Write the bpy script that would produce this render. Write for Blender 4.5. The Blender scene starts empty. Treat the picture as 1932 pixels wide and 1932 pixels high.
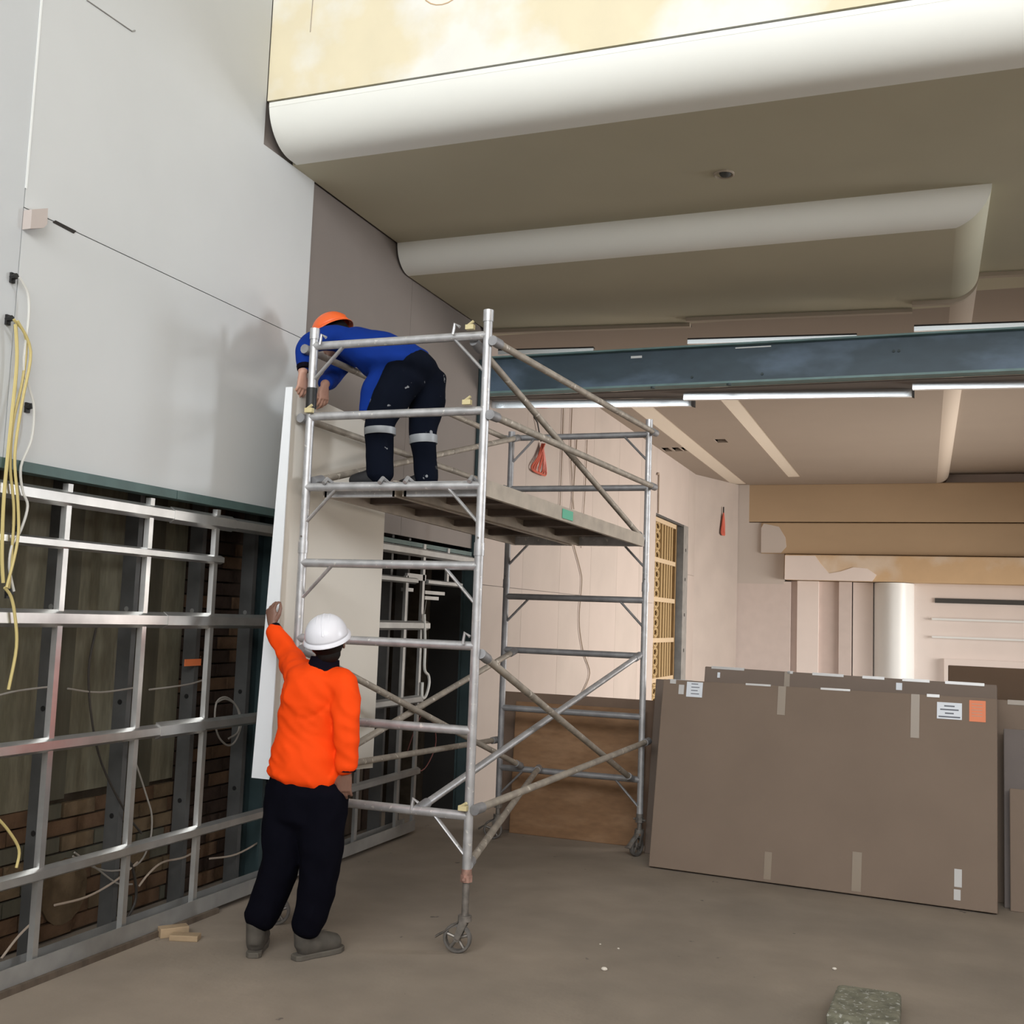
import bpy, bmesh, math, random
from mathutils import Vector, Matrix, noise
random.seed(7)
scene = bpy.context.scene
COL = scene.collection
V = Vector
# ------------------------------------------------------------------ camera
cam_d = bpy.data.cameras.new('camera')
cam = bpy.data.objects.new('camera', cam_d); COL.objects.link(cam)
cam_d.sensor_width = 36.0; cam_d.lens = 2037.4/1932*36.0; cam_d.clip_end = 100
def cam_axes(yaw, pitch, roll):
    f = V((math.sin(yaw)*math.cos(pitch), math.cos(yaw)*math.cos(pitch), math.sin(pitch)))
    r = V((math.cos(yaw), -math.sin(yaw), 0)); u = r.cross(f)
    return math.cos(roll)*r+math.sin(roll)*u, -math.sin(roll)*r+math.cos(roll)*u, f
_r, _u, _f = cam_axes(math.radians(-21.048), math.radians(5.572), math.radians(2.097))
cam.matrix_world = Matrix(((_r.x, _u.x, -_f.x, 3.84), (_r.y, _u.y, -_f.y, 0), (_r.z, _u.z, -_f.z, 1.75), (0, 0, 0, 1)))
scene.camera = cam
# ------------------------------------------------------------------ light
scene.view_settings.view_transform = 'Standard'
scene.view_settings.look = 'None'
scene.view_settings.gamma = 1.0
scene.view_settings.use_curve_mapping = False
scene.view_settings.exposure = 0.0
w = bpy.data.worlds.new('world'); scene.world = w; w.use_nodes = True
w.node_tree.nodes['Background'].inputs[0].default_value = (0.80, 0.90, 1.0, 1)
w.node_tree.nodes['Background'].inputs[1].default_value = 0.04
def area(name, loc, aim, sx, sy, power, color, spread=180):
    l = bpy.data.lights.new(name, 'AREA'); l.shape = 'RECTANGLE'; l.size = sx; l.size_y = sy
    l.energy = power; l.color = color; l.spread = math.radians(spread)
    o = bpy.data.objects.new(name, l); COL.objects.link(o); o.location = loc
    o.rotation_euler = (V(aim)-V(loc)).to_track_quat('-Z', 'Y').to_euler()
    return o
area('rear_glazing_daylight', (4.8, -5.0, 6.0), (4.8, 5.0, 5.0), 9.0, 2.8, 960, (0.97, 0.99, 1.0))
area('side_window_daylight', (9.4, 8.7, 3.75), (0, 5.0, 3.0), 1.7, 1.5, 52, (0.90, 0.95, 1.0), 70)
area('far_window_daylight', (9.3, 15.6, 1.8), (0, 15.2, 0.9), 7.5, 2.2, 490, (1.0, 0.93, 0.86), 100)

# ------------------------------------------------------------------ materials
def mat(name, col, rough=0.6, metal=0.0, var=0.0, scale=6.0, bump=0.0, bscale=None, col2=None, mix=(0.45, 0.6), spots=None, spec=0.5, stretch=None, detail=5.0):
    m = bpy.data.materials.new(name); m.use_nodes = True
    nt = m.node_tree; b = nt.nodes['Principled BSDF']
    b.inputs['Roughness'].default_value = rough; b.inputs['Metallic'].default_value = metal
    b.inputs['Specular IOR Level'].default_value = spec
    b.inputs['Base Color'].default_value = (*col, 1)
    co = nt.nodes.new('ShaderNodeTexCoord').outputs['Object']
    if stretch:
        mp = nt.nodes.new('ShaderNodeMapping'); mp.inputs['Scale'].default_value = stretch
        nt.links.new(co, mp.inputs[0]); co = mp.outputs[0]
    cur = None
    if var or col2:
        n = nt.nodes.new('ShaderNodeTexNoise'); n.inputs['Scale'].default_value = scale; n.inputs['Detail'].default_value = detail
        nt.links.new(co, n.inputs['Vector'])
        rp = nt.nodes.new('ShaderNodeValToRGB'); nt.links.new(n.outputs['Fac'], rp.inputs[0])
        if col2:
            rp.color_ramp.elements[0].position = mix[0]; rp.color_ramp.elements[1].position = mix[1]
            rp.color_ramp.elements[0].color = (*col, 1); rp.color_ramp.elements[1].color = (*col2, 1)
        else:
            rp.color_ramp.elements[0].position = 0.3; rp.color_ramp.elements[1].position = 0.7
            rp.color_ramp.elements[0].color = (*[c*(1-var) for c in col], 1); rp.color_ramp.elements[1].color = (*[min(1, c*(1+var)) for c in col], 1)
        cur = rp.outputs[0]
        if col2 and var:
            n2 = nt.nodes.new('ShaderNodeTexNoise'); n2.inputs['Scale'].default_value = scale*4.3; n2.inputs['Detail'].default_value = 4
            nt.links.new(co, n2.inputs['Vector'])
            mr = nt.nodes.new('ShaderNodeMapRange'); mr.inputs[1].default_value = .3; mr.inputs[2].default_value = .7
            mr.inputs[3].default_value = 1-var; mr.inputs[4].default_value = 1+var*.5
            nt.links.new(n2.outputs['Fac'], mr.inputs[0])
            mx = nt.nodes.new('ShaderNodeMix'); mx.data_type = 'RGBA'; mx.blend_type = 'MULTIPLY'; mx.inputs[0].default_value = 1
            nt.links.new(cur, mx.inputs[6]); nt.links.new(mr.outputs[0], mx.inputs[7]); cur = mx.outputs[2]
    if spots:   # small splashes: (colour, scale, threshold)
        sc, ss, st = spots
        n3 = nt.nodes.new('ShaderNodeTexNoise'); n3.inputs['Scale'].default_value = ss; n3.inputs['Detail'].default_value = 3
        nt.links.new(co, n3.inputs['Vector'])
        r3 = nt.nodes.new('ShaderNodeValToRGB'); r3.color_ramp.elements[0].position = st; r3.color_ramp.elements[1].position = st+.03
        nt.links.new(n3.outputs['Fac'], r3.inputs[0])
        mx = nt.nodes.new('ShaderNodeMix'); mx.data_type = 'RGBA'
        nt.links.new(r3.outputs[0], mx.inputs[0])
        if cur: nt.links.new(cur, mx.inputs[6])
        else: mx.inputs[6].default_value = (*col, 1)
        mx.inputs[7].default_value = (*sc, 1); cur = mx.outputs[2]
    if cur: nt.links.new(cur, b.inputs['Base Color'])
    if bump:
        n4 = nt.nodes.new('ShaderNodeTexNoise'); n4.inputs['Scale'].default_value = bscale or scale*5; n4.inputs['Detail'].default_value = 6
        nt.links.new(co, n4.inputs['Vector'])
        bp = nt.nodes.new('ShaderNodeBump'); bp.inputs['Strength'].default_value = bump; bp.inputs['Distance'].default_value = 0.01
        nt.links.new(n4.outputs['Fac'], bp.inputs['Height']); nt.links.new(bp.outputs[0], b.inputs['Normal'])
    return m
M = {}
M['white_board'] = mat('white_board', (.585, .605, .61), .55, var=.03, scale=1.2)
M['white_board2'] = mat('white_board_cool', (.56, .585, .60), .55, var=.03, scale=1.0)
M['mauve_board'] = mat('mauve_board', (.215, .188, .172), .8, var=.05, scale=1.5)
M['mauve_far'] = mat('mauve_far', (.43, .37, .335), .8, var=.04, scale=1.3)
M['mauve_far2'] = mat('mauve_far_alt', (.415, .36, .325), .8, var=.05, scale=1.8)
M['cream_plaster'] = mat('cream_plaster', (.86, .85, .79), .8, var=.04, scale=.9, col2=(.80, .72, .52), mix=(.49, .58), detail=6)
M['soffit'] = mat('soffit_shaded', (.50, .47, .35), .7, var=.03, scale=1.5)  # same paint as the bullnose, darkened: shade put into the colour
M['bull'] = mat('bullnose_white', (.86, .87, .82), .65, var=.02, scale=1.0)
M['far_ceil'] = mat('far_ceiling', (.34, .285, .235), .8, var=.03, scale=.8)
M['slot_white'] = mat('slot_white', (.82, .75, .64), .7)
M['trim_brown'] = mat('trim_brown', (.42, .36, .29), .6)
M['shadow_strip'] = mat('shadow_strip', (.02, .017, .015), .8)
M['groove_grey'] = mat('groove_grey', (.30, .30, .28), .7)
M['bar_white'] = mat('white_channel', (.85, .88, .88), .35, metal=.0)
M['bar_metal'] = mat('zinc_channel', (.84, .90, .94), .24, metal=1.0)
M['far_curve'] = mat('far_curve_tone', (.48, .41, .34), .8)  # far run of the same edge, colour lowered to offset the far daylight
M['teal_steel'] = mat('teal_primer_steel', (.050, .085, .115), .5, var=.15, scale=3, col2=(.115, .175, .25), mix=(.46, .60), stretch=(.35, 1, .8))  # lighter blue patches paint in daylight reflected by the web
M['teal_edge'] = mat('teal_flange', (.16, .27, .27), .5, var=.15, scale=6)
M['teal_dark'] = mat('teal_column', (.035, .06, .065), .55, var=.2, scale=5)
M['green_angle'] = mat('green_angle', (.07, .12, .115), .5, var=.2, scale=6)
M['galv'] = mat('galvanised_steel', (.62, .62, .61), .33, metal=.85, var=.1, scale=9)
M['galv_dull'] = mat('galvanised_dull', (.36, .36, .35), .5, metal=.6, var=.15, scale=6)
M['galv_dark'] = mat('stud_dark', (.10, .10, .098), .55, metal=.3, var=.2, scale=6)
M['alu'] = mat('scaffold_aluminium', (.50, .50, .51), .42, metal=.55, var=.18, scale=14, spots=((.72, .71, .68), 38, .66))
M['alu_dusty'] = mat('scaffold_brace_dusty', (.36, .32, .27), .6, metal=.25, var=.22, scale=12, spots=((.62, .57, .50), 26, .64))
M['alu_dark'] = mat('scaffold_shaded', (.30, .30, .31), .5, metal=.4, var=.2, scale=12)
M['rust_pin'] = mat('copper_collar', (.42, .25, .20), .5, metal=.4, var=.3, scale=30)
M['yellow_clip'] = mat('cream_clip', (.62, .54, .30), .5)
M['deck_frame'] = mat('deck_frame', (.40, .35, .29), .5, metal=.2, var=.15, scale=8)
M['deck_ply'] = mat('deck_plywood_dirty', (.11, .085, .07), .8, var=.25, scale=7)
M['deck_green'] = mat('green_sticker', (.10, .42, .28), .5)
M['rubber'] = mat('caster_rubber', (.13, .12, .11), .7, var=.2, scale=20)
M['caster'] = mat('caster_metal', (.22, .20, .18), .5, metal=.5, var=.3, scale=25)
M['olive'] = mat('olive_render', (.14, .128, .085), .9, var=.18, scale=3.5, col2=(.185, .170, .118), bump=.3, stretch=(1, 3, .6))
M['olive2'] = mat('olive_render_dark', (.085, .078, .054), .9, var=.2, scale=3.5, bump=.3, stretch=(1, 3, .6))
M['brick'] = mat('old_brick', (.105, .062, .036), .9, var=.3, scale=9, bump=.5, spec=.2)
M['brick2'] = mat('old_brick_pale', (.125, .088, .052), .9, var=.3, scale=9, bump=.5, spec=.2)
M['brick_dark'] = mat('dark_brick', (.042, .027, .020), .9, var=.3, scale=9, bump=.5, spec=.2)
M['mortar'] = mat('mortar', (.045, .035, .025), .95, var=.3, scale=12, spec=.1)
M['darkness'] = mat('dark_depth', (.018, .017, .016), .9)  # near-black colour paints in the unlit depth of openings and the bay
M['oldboard'] = mat('old_timber_board', (.10, .075, .055), .85, var=.3, scale=5, stretch=(1, 4, .5))
M['card'] = mat('cardboard', (.205, .152, .115), .85, var=.05, scale=2.2)
M['card2'] = mat('cardboard_grey', (.185, .142, .115), .85, var=.06, scale=2.0)
M['card_brown'] = mat('brown_board', (.105, .062, .035), .8, var=.08, scale=3)
M['grey_sheet'] = mat('grey_sheet', (.16, .135, .125), .8, var=.06, scale=3)
M['tape'] = mat('packing_tape', (.255, .20, .145), .35)
M['tape_clear'] = mat('clear_tape', (.55, .54, .53), .2)
M['paper'] = mat('label_paper', (.72, .76, .82), .5)
M['ink'] = mat('label_ink', (.12, .13, .16), .6)
M['orange_sticker'] = mat('orange_sticker', (.75, .20, .07), .5)
M['ply'] = mat('plywood', (.24, .130, .062), .75, var=.15, scale=2.5, col2=(.29, .165, .085), stretch=(1, 1, 3))
M['ply_grey'] = mat('plywood_weathered', (.20, .135, .095), .8, var=.15, scale=2.5)
M['concrete_block'] = mat('weathered_block', (.17, .165, .12), .95, var=.35, scale=14, bump=.8, spots=((.36, .36, .32), 45, .6))
M['wood'] = mat('timber_offcut', (.36, .26, .16), .8, var=.2, scale=10)
M['chip'] = mat('plaster_chip', (.70, .64, .56), .9)
M['orange'] = mat('hi_vis_orange', (.93, .070, .004), .8, var=.03, scale=6, spec=.15)
M['black_cloth'] = mat('black_cloth', (.0035, .0035, .007), .9, spec=.05)
M['navy_cloth'] = mat('navy_work_trousers', (.005, .007, .014), .9, spec=.06, spots=((.28, .29, .31), 17, .69))
M['navy_hem'] = mat('navy_trim', (.006, .005, .010), .9, spec=.05)
M['blue_cloth'] = mat('royal_blue_cloth', (.004, .030, .23), .85, var=.10, scale=5, spec=.15)
M['reflect'] = mat('grey_reflective_band', (.30, .32, .34), .4)
M['skin_brown'] = mat('skin_brown', (.20, .105, .075), .5, var=.06, scale=18)
M['skin_fair'] = mat('skin_fair', (.48, .27, .20), .5, var=.06, scale=18)
M['hair'] = mat('black_hair', (.008, .006, .005), .7, spec=.2)
M['white_helmet'] = mat('white_helmet', (.80, .80, .86), .3)
M['orange_helmet'] = mat('orange_helmet', (.85, .14, .03), .35)
M['eye'] = mat('eye_white', (.75, .73, .70), .3)
M['boot'] = mat('dusty_boot', (.075, .066, .055), .8, var=.25, scale=16)
M['boot_sole'] = mat('boot_sole', (.10, .088, .072), .8, var=.2, scale=16)
M['boot_black'] = mat('black_boot', (.012, .012, .014), .7)
M['panel_face'] = mat('panel_face', (.68, .64, .57), .6, var=.03, scale=1.5)
M['panel_edge'] = mat('panel_edge', (.82, .85, .88), .45)
M['yellow_cable'] = mat('yellow_cable', (.58, .48, .20), .5)
M['white_cable'] = mat('white_cable', (.66, .66, .63), .5)
M['grey_cable'] = mat('grey_cable', (.28, .26, .23), .6)
M['dark_cable'] = mat('dark_cable', (.035, .03, .025), .6)
M['tan_cable'] = mat('tan_cable', (.38, .31, .25), .6)
M['red_dim'] = mat('dull_red_cable', (.12, .03, .025), .7)
M['red_cable'] = mat('red_cable', (.50, .10, .06), .5)
M['black'] = mat('black_plastic', (.012, .012, .012), .5)
M['tab'] = mat('offcut_tab', (.52, .46, .43), .8)
M['lat_tan'] = mat('lattice_infill', (.20, .125, .05), .7, var=.1, scale=8)
M['lat_bar'] = mat('lattice_bar', (.38, .27, .13), .6)
M['lat_cream'] = mat('lattice_cream', (.48, .37, .24), .6)
M['end_tan'] = mat('end_fascia_tan', (.47, .345, .22), .75, var=.06, scale=1.2, stretch=(.4, 1, 1))
M['end_tan2'] = mat('end_fascia_mix', (.66, .47, .28), .75, var=.05, scale=.8, col2=(.74, .62, .49), mix=(.47, .56))
M['end_white'] = mat('end_white', (.84, .76, .72), .7, var=.04, scale=1.0)
M['end_grey'] = mat('end_plaster_patch', (.58, .53, .49), .8)
M['end_mauve'] = mat('end_mauve', (.62, .52, .48), .8, var=.03)
M['end_pale'] = mat('end_pale_board', (.66, .58, .545), .8, var=.03)
M['slot_dark'] = mat('slot_dark', (.06, .06, .058), .6)
M['roof'] = mat('high_roof', (.72, .69, .62), .8)
def floor_mat():
    m = mat('concrete_floor', (.290, .240, .190), .85, var=.10, scale=.9, col2=(.240, .200, .160), mix=(.40, .62), bump=.12, bscale=40, spots=((.12, .10, .085), 9, .715))
    return m
M['floor'] = floor_mat()

# ------------------------------------------------------------------ mesh helpers
class MB:
    def __init__(s): s.v = []; s.f = []
    def add(s, vs, fs):
        o = len(s.v); s.v += [tuple(x) for x in vs]; s.f += [tuple(i+o for i in f) for f in fs]; return s
    def box(s, x0, x1, y0, y1, z0, z1, m=None):
        vs = [V((x, y, z)) for z in (z0, z1) for y in (y0, y1) for x in (x0, x1)]
        if m is not None: vs = [m @ q for q in vs]
        return s.add(vs, [(0, 2, 3, 1), (4, 5, 7, 6), (0, 1, 5, 4), (2, 6, 7, 3), (0, 4, 6, 2), (1, 3, 7, 5)])
    def tube(s, pts, r, n=12, side=None, cap=True):
        pts = [V(p) for p in pts]; k = len(pts)
        rr = r if isinstance(r, (list, tuple)) else [r]*k
        prev = None; rings = []
        for i, p in enumerate(pts):
            t = (pts[min(i+1, k-1)]-pts[max(i-1, 0)])
            if t.length < 1e-9: t = V((0, 0, 1))
            t.normalize()
            ref = V(side) if side is not None else (prev if prev is not None else (V((0, 0, 1)) if abs(t.z) < .9 else V((1, 0, 0))))
            sx = ref-t*ref.dot(t)
            if sx.length < 1e-6: sx = t.orthogonal()
            sx.normalize(); prev = sx; u = t.cross(sx)
            a, b = (rr[i] if isinstance(rr[i], (tuple, list)) else (rr[i], rr[i]))
            rings.append([p+sx*a*math.cos(2*math.pi*j/n)+u*b*math.sin(2*math.pi*j/n) for j in range(n)])
        vs = [q for R in rings for q in R]; fs = []
        for i in range(k-1):
            for j in range(n):
                fs.append((i*n+j, i*n+(j+1) % n, (i+1)*n+(j+1) % n, (i+1)*n+j))
        if cap:
            fs.append(tuple(reversed(range(n)))); fs.append(tuple((k-1)*n+j for j in range(n)))
        return s.add(vs, fs)
    def prism(s, poly, a, b, fn):
        """poly: list of 2D points; fn(p, q, t) -> 3D; extruded from t=a to t=b"""
        n = len(poly); vs = [fn(p[0], p[1], a) for p in poly]+[fn(p[0], p[1], b) for p in poly]
        fs = [(i, (i+1) % n, n+(i+1) % n, n+i) for i in range(n)]+[tuple(reversed(range(n))), tuple(range(n, 2*n))]
        return s.add(vs, fs)
    def ball(s, c, r, m=None, nu=16, nv=10, zmin=-1.0):
        """ellipsoid radii r; m rotation; cut at local z>=zmin (unit)"""
        c = V(c); vs = []; fs = []
        ph0 = math.asin(max(-1, min(1, zmin)))
        for i in range(nv+1):
            ph = ph0+(math.pi/2-ph0)*i/nv
            for j in range(nu):
                th = 2*math.pi*j/nu
                q = V((r[0]*math.cos(ph)*math.cos(th), r[1]*math.cos(ph)*math.sin(th), r[2]*math.sin(ph)))
                if m is not None: q = m @ q
                vs.append(c+q)
        for i in range(nv):
            for j in range(nu):
                fs.append((i*nu+j, i*nu+(j+1) % nu, (i+1)*nu+(j+1) % nu, (i+1)*nu+j))
        fs.append(tuple(reversed(range(nu)))); fs.append(tuple(nv*nu+j for j in range(nu)))
        return s.add(vs, fs)
    def mesh(s, name, smooth=False):
        me = bpy.data.meshes.new(name); me.from_pydata(s.v, [], s.f)
        bm = bmesh.new(); bm.from_mesh(me)
        bmesh.ops.remove_doubles(bm, verts=bm.verts, dist=1e-6)
        bmesh.ops.recalc_face_normals(bm, faces=bm.faces); bm.to_mesh(me); bm.free()
        if smooth:
            me.polygons.foreach_set('use_smooth', [True]*len(me.polygons))
            me.set_sharp_from_angle(angle=math.radians(42))
        me.update(); return me
def link(name, me, m, parent=None):
    o = bpy.data.objects.new(name, me); COL.objects.link(o)
    if m is not None:
        me.materials.clear(); me.materials.append(M[m])
    if parent is not None:
        o.parent = parent; o.matrix_parent_inverse = Matrix.Translation(-ROOT[parent.name])
        ROOT[o.name] = ROOT[parent.name] if parent.type == 'EMPTY' else V((0, 0, 0))
        if parent.type != 'EMPTY': o.matrix_parent_inverse = Matrix()
        ROOT[o.name] = V((0, 0, 0))
    else: ROOT[o.name] = V((0, 0, 0))
    return o
ROOT = {}
def obj(name, mb, m, parent=None, smooth=False, bevel=0.0):
    o = link(name, mb.mesh(name, smooth), m, parent)
    if bevel:
        b = o.modifiers.new('bevel', 'BEVEL'); b.width = bevel; b.segments = 2; b.limit_method = 'ANGLE'
    return o
def tag(o, label, cat, group=None, kind=None):
    o['label'] = label; o['category'] = cat
    if group: o['group'] = group
    if kind: o['kind'] = kind
    return o
def thing(name, label, cat, loc=(0, 0, 0), group=None):
    o = bpy.data.objects.new(name, None); COL.objects.link(o); o.location = loc; o.empty_display_size = .1
    ROOT[o.name] = V(loc); return tag(o, label, cat, group)
def struct(o, label=None, cat=None):
    o['kind'] = 'structure'
    if label: o['label'] = label
    if cat: o['category'] = cat
    return o
def smooth_path(pts, n=5):
    pts = [V(p) for p in pts]; out = []
    for i in range(len(pts)-1):
        p0 = pts[max(i-1, 0)]; p1 = pts[i]; p2 = pts[i+1]; p3 = pts[min(i+2, len(pts)-1)]
        for j in range(n):
            t = j/n
            out.append(.5*((2*p1)+(p2-p0)*t+(2*p0-5*p1+4*p2-p3)*t*t+(3*p1-p0-3*p2+p3)*t**3))
    out.append(pts[-1]); return out
fx = lambda p, q, t: V((t, p, q))      # (Y,Z) polygon extruded along X
fy = lambda p, q, t: V((p, t, q))      # (X,Z) polygon extruded along Y
fz = lambda p, q, t: V((p, q, t))      # (X,Y) polygon extruded along Z

# ================================================================== SETTING
struct(obj('floor', MB().box(-.9, 9.6, -5.2, 23, -.2, 0), 'floor'), 'dusty bare concrete floor of the hall', 'floor')
# --- left wall: backing and white lining boards with open joints
wl = struct(obj('wall_left', MB().box(-.06, -.017, -5.2, 6.05, 2.36, 7.6), 'mauve_board'), 'tall left wall lined with white boards above the open framing', 'wall')
g = .0025
obj('wall_board', MB().prism([(3.64+g, 3.53+g), (6.05, 3.53+g), (6.05, 4.62), (5.45, 4.62), (5.45, 7.6), (3.64+g, 7.6)], -.016, 0, fx), 'white_board', wl)
obj('wall_board', MB().prism([(-5.2, 2.36), (3.64-g, 2.36), (3.64-g, 7.6), (-5.2, 7.6)], -.016, 0, fx), 'white_board2', wl)
obj('wall_board', MB().prism([(3.64+g, 2.36), (6.05, 2.36), (6.05, 3.53-g), (3.64+g, 3.53-g)], -.016, 0, fx), 'white_board', wl)
obj('joint_tape', MB().box(.0005, .0025, 3.636, 3.648, 3.62, 7.5), 'bar_white', wl)
obj('pencil_line', MB().tube([(.002, 3.915, 4.685), (.002, 4.24, 4.700), (.002, 4.262, 4.716)], .0035, 6), 'galv_dull', wl)
obj('cut_slot', MB().prism([(3.815, 3.522), (3.95, 3.516), (3.965, 3.534), (3.83, 3.538)], -.002, .003, fx), 'shadow_strip', wl)
# --- left wall beyond the lining: bare plasterboard, above the open bay and along the back room
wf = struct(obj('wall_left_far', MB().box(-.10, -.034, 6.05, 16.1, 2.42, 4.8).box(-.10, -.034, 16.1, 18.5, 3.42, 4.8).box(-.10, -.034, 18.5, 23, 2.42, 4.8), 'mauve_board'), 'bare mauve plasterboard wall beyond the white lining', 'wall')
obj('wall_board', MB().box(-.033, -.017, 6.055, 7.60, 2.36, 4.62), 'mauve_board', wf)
obj('wall_board', MB().box(-.033, -.017, 7.604, 9.03, 2.36, 4.60), 'mauve_board', wf)
ys = [9.14, 10.34, 11.54, 12.74, 13.94, 15.14, 16.10]
for i in range(len(ys)-1):
    for j, (z0, z1) in enumerate(((0.0, 2.038), (2.044, 4.42))):
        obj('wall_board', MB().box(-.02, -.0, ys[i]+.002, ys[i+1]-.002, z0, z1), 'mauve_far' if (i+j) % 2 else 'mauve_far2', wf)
obj('wall_board', MB().box(-.02, 0, 16.10, 18.50, 3.42, 4.42), 'mauve_far', wf)
obj('wall_board', MB().box(-.02, 0, 18.504, 19.10, 2.6, 4.42), 'mauve_far2', wf)
obj('wall_board', MB().box(-.02, 0, 18.504, 19.10, 0, 2.596), 'mauve_far', wf)
obj('backing', MB().box(-.10, -.021, 9.14, 16.1, 0, 2.42).box(-.10, -.021, 18.5, 19.1, 0, 2.42), 'mauve_board', wf)
# splayed return and end wall
ws = struct(obj('wall_corner', MB().prism([(0, 19.1), (.52, 20.6), (.4, 20.75), (-.15, 19.1)], 0, 4.42, fz), 'mauve_far2'), 'splayed plasterboard return at the far left corner', 'wall')
we = struct(obj('wall_end', MB().box(.3, 9.5, 21.0, 21.15, 0, 4.8), 'end_white'), 'far end wall of the back room', 'wall')
obj('fascia_board', MB().box(.70, 9.5, 20.62, 21.0, 3.715, 4.43), 'end_tan', we, bevel=.02)
obj('fascia_board', MB().box(.95, 9.5, 20.60, 21.0, 3.115, 3.70), 'end_tan', we, bevel=.02)
obj('fascia_board', MB().box(1.40, 9.5, 20.50, 21.0, 2.63, 3.10), 'end_tan2', we, bevel=.02)
obj('set_patch', MB().prism([(1.405, 2.632), (2.95, 2.632), (3.02, 2.75), (2.86, 2.86), (2.62, 2.88), (2.4, 2.80), (2.2, 2.76), (2.05, 2.93), (1.95, 3.08), (1.41, 3.08)], 20.488, 20.5, fy), 'end_white', we)
obj('set_patch', MB().prism([(.955, 3.13), (1.32, 3.13), (1.42, 3.25), (1.40, 3.42), (1.28, 3.62), (1.0, 3.68), (.955, 3.6)], 20.588, 20.6, fy), 'end_grey', we)
obj('plaster_patch', MB().box(.52, .72, 20.615, 21.0, 3.70, 4.42).box(.50, 1.38, 20.63, 21.0, 2.55, 3.70), 'end_grey', we)
obj('wall_panel_strip', MB().box(.50, 1.50, 20.64, 21.0, 0, 2.60), 'end_pale', we)
obj('reveal', MB().box(1.50, 1.62, 20.75, 21.0, 0, 2.62), 'end_mauve', we)
obj('pilaster', MB().box(1.62, 2.0, 20.66, 21.0, 0, 2.62), 'end_white', we)
obj('pilaster', MB().box(2.0, 2.36, 20.74, 21.0, 0, 2.62), 'end_mauve', we)
obj('pilaster', MB().box(2.36, 2.58, 20.68, 21.0, 0, 2.62), 'end_pale', we)
obj('pilaster', MB().box(2.60, 2.95, 20.80, 21.0, 0, 2.62), 'end_white', we)
obj('column', MB().prism([(2.95, 21.0)]+[(3.3-.35*math.cos(a*math.pi/12), 20.95-.42*math.sin(a*math.pi/12)) for a in range(13)]+[(3.65, 21.0)], 0, 2.62, fz), 'bar_white', we, smooth=True)
obj('dark_slot', MB().box(4.0, 9.4, 20.97, 21.0, 2.29, 2.375), 'slot_dark', we)
for z in (1.98, 1.66, ): obj('ledge', MB().box(3.95, 9.4, 20.93, 21.0, z, z+.035), 'bar_white', we)
obj('door_surround', MB().box(4.15, 4.4, 20.90, 21.0, 0, 1.30).box(4.4, 9.4, 20.90, 21.0, 1.12, 1.30), 'end_white', we)
# right wall with its window openings, rear wall, high roof (outside the frame)
wr = struct(obj('wall_right', MB().box(9.5, 9.7, -5.2, 8.4, 0, 7.6).box(9.5, 9.7, 8.4, 10, 0, 2.3).box(9.5, 9.7, 8.4, 10, 3.7, 7.6).box(9.5, 9.7, 10, 11, 0, 4.8)
    .box(9.5, 9.7, 11, 19.4, 0, .7).box(9.5, 9.7, 11, 19.4, 3.9, 4.8).box(9.5, 9.7, 19.4, 23, 0, 4.8), 'end_white'), 'plain right wall with daylight openings', 'wall')
struct(obj('wall_rear', MB().box(-.9, 9.7, -5.4, -5.2, 0, 2.6), 'white_board'), 'low wall under the rear glazing', 'wall')
# --- ceiling: bulkhead, bullnose and soffits
arc = lambda cy, cz, r, n=12: [(cy-r*math.cos(a*math.pi/2/n), cz-r*math.sin(a*math.pi/2/n)) for a in range(n+1)]
cl = struct(obj('ceiling', MB().prism([(5.46, 7.6), (5.46, 4.905), (5.50, 4.905), (5.50, 4.851), (5.8, 4.851), (5.8, 7.6)], 0, 9.5, fx), 'cream_plaster'),
            'bulkhead with patched cream plaster above curved white soffits', 'ceiling')
obj('groove_shade', MB().box(.01, 9.5, 5.478, 5.505, 4.848, 4.905), 'groove_grey', cl)  # grey strip colours in the shade of the groove
obj('bullnose_soffit', MB().prism([(5.44, 4.85)]+arc(5.70, 4.88, .26)+[(5.78, 4.62), (5.78, 4.85)], .03, 9.5, fx), 'bull', cl, smooth=True)
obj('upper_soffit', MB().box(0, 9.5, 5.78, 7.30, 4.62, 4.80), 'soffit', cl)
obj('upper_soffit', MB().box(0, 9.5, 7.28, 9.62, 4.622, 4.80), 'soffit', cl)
obj('upper_soffit_far', MB().box(0, 9.5, 9.62, 23, 4.622, 4.80), 'far_ceil', cl)  # same soffit continued, darker colour offsets the strong far daylight
obj('roof_deck', MB().box(-.9, 9.7, -5.2, 5.8, 7.6, 7.8), 'roof', cl)
obj('plaster_ring', MB().tube([(1.18+.15*math.cos(a*math.pi/12), 5.459, 5.48+.15*math.sin(a*math.pi/12)) for a in range(25)], .004, 6), 'end_tan2', cl)
obj('crack', MB().tube([(.30, 5.459, 5.95), (.285, 5.459, 5.31)], .0035, 6), 'trim_brown', cl)
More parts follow.
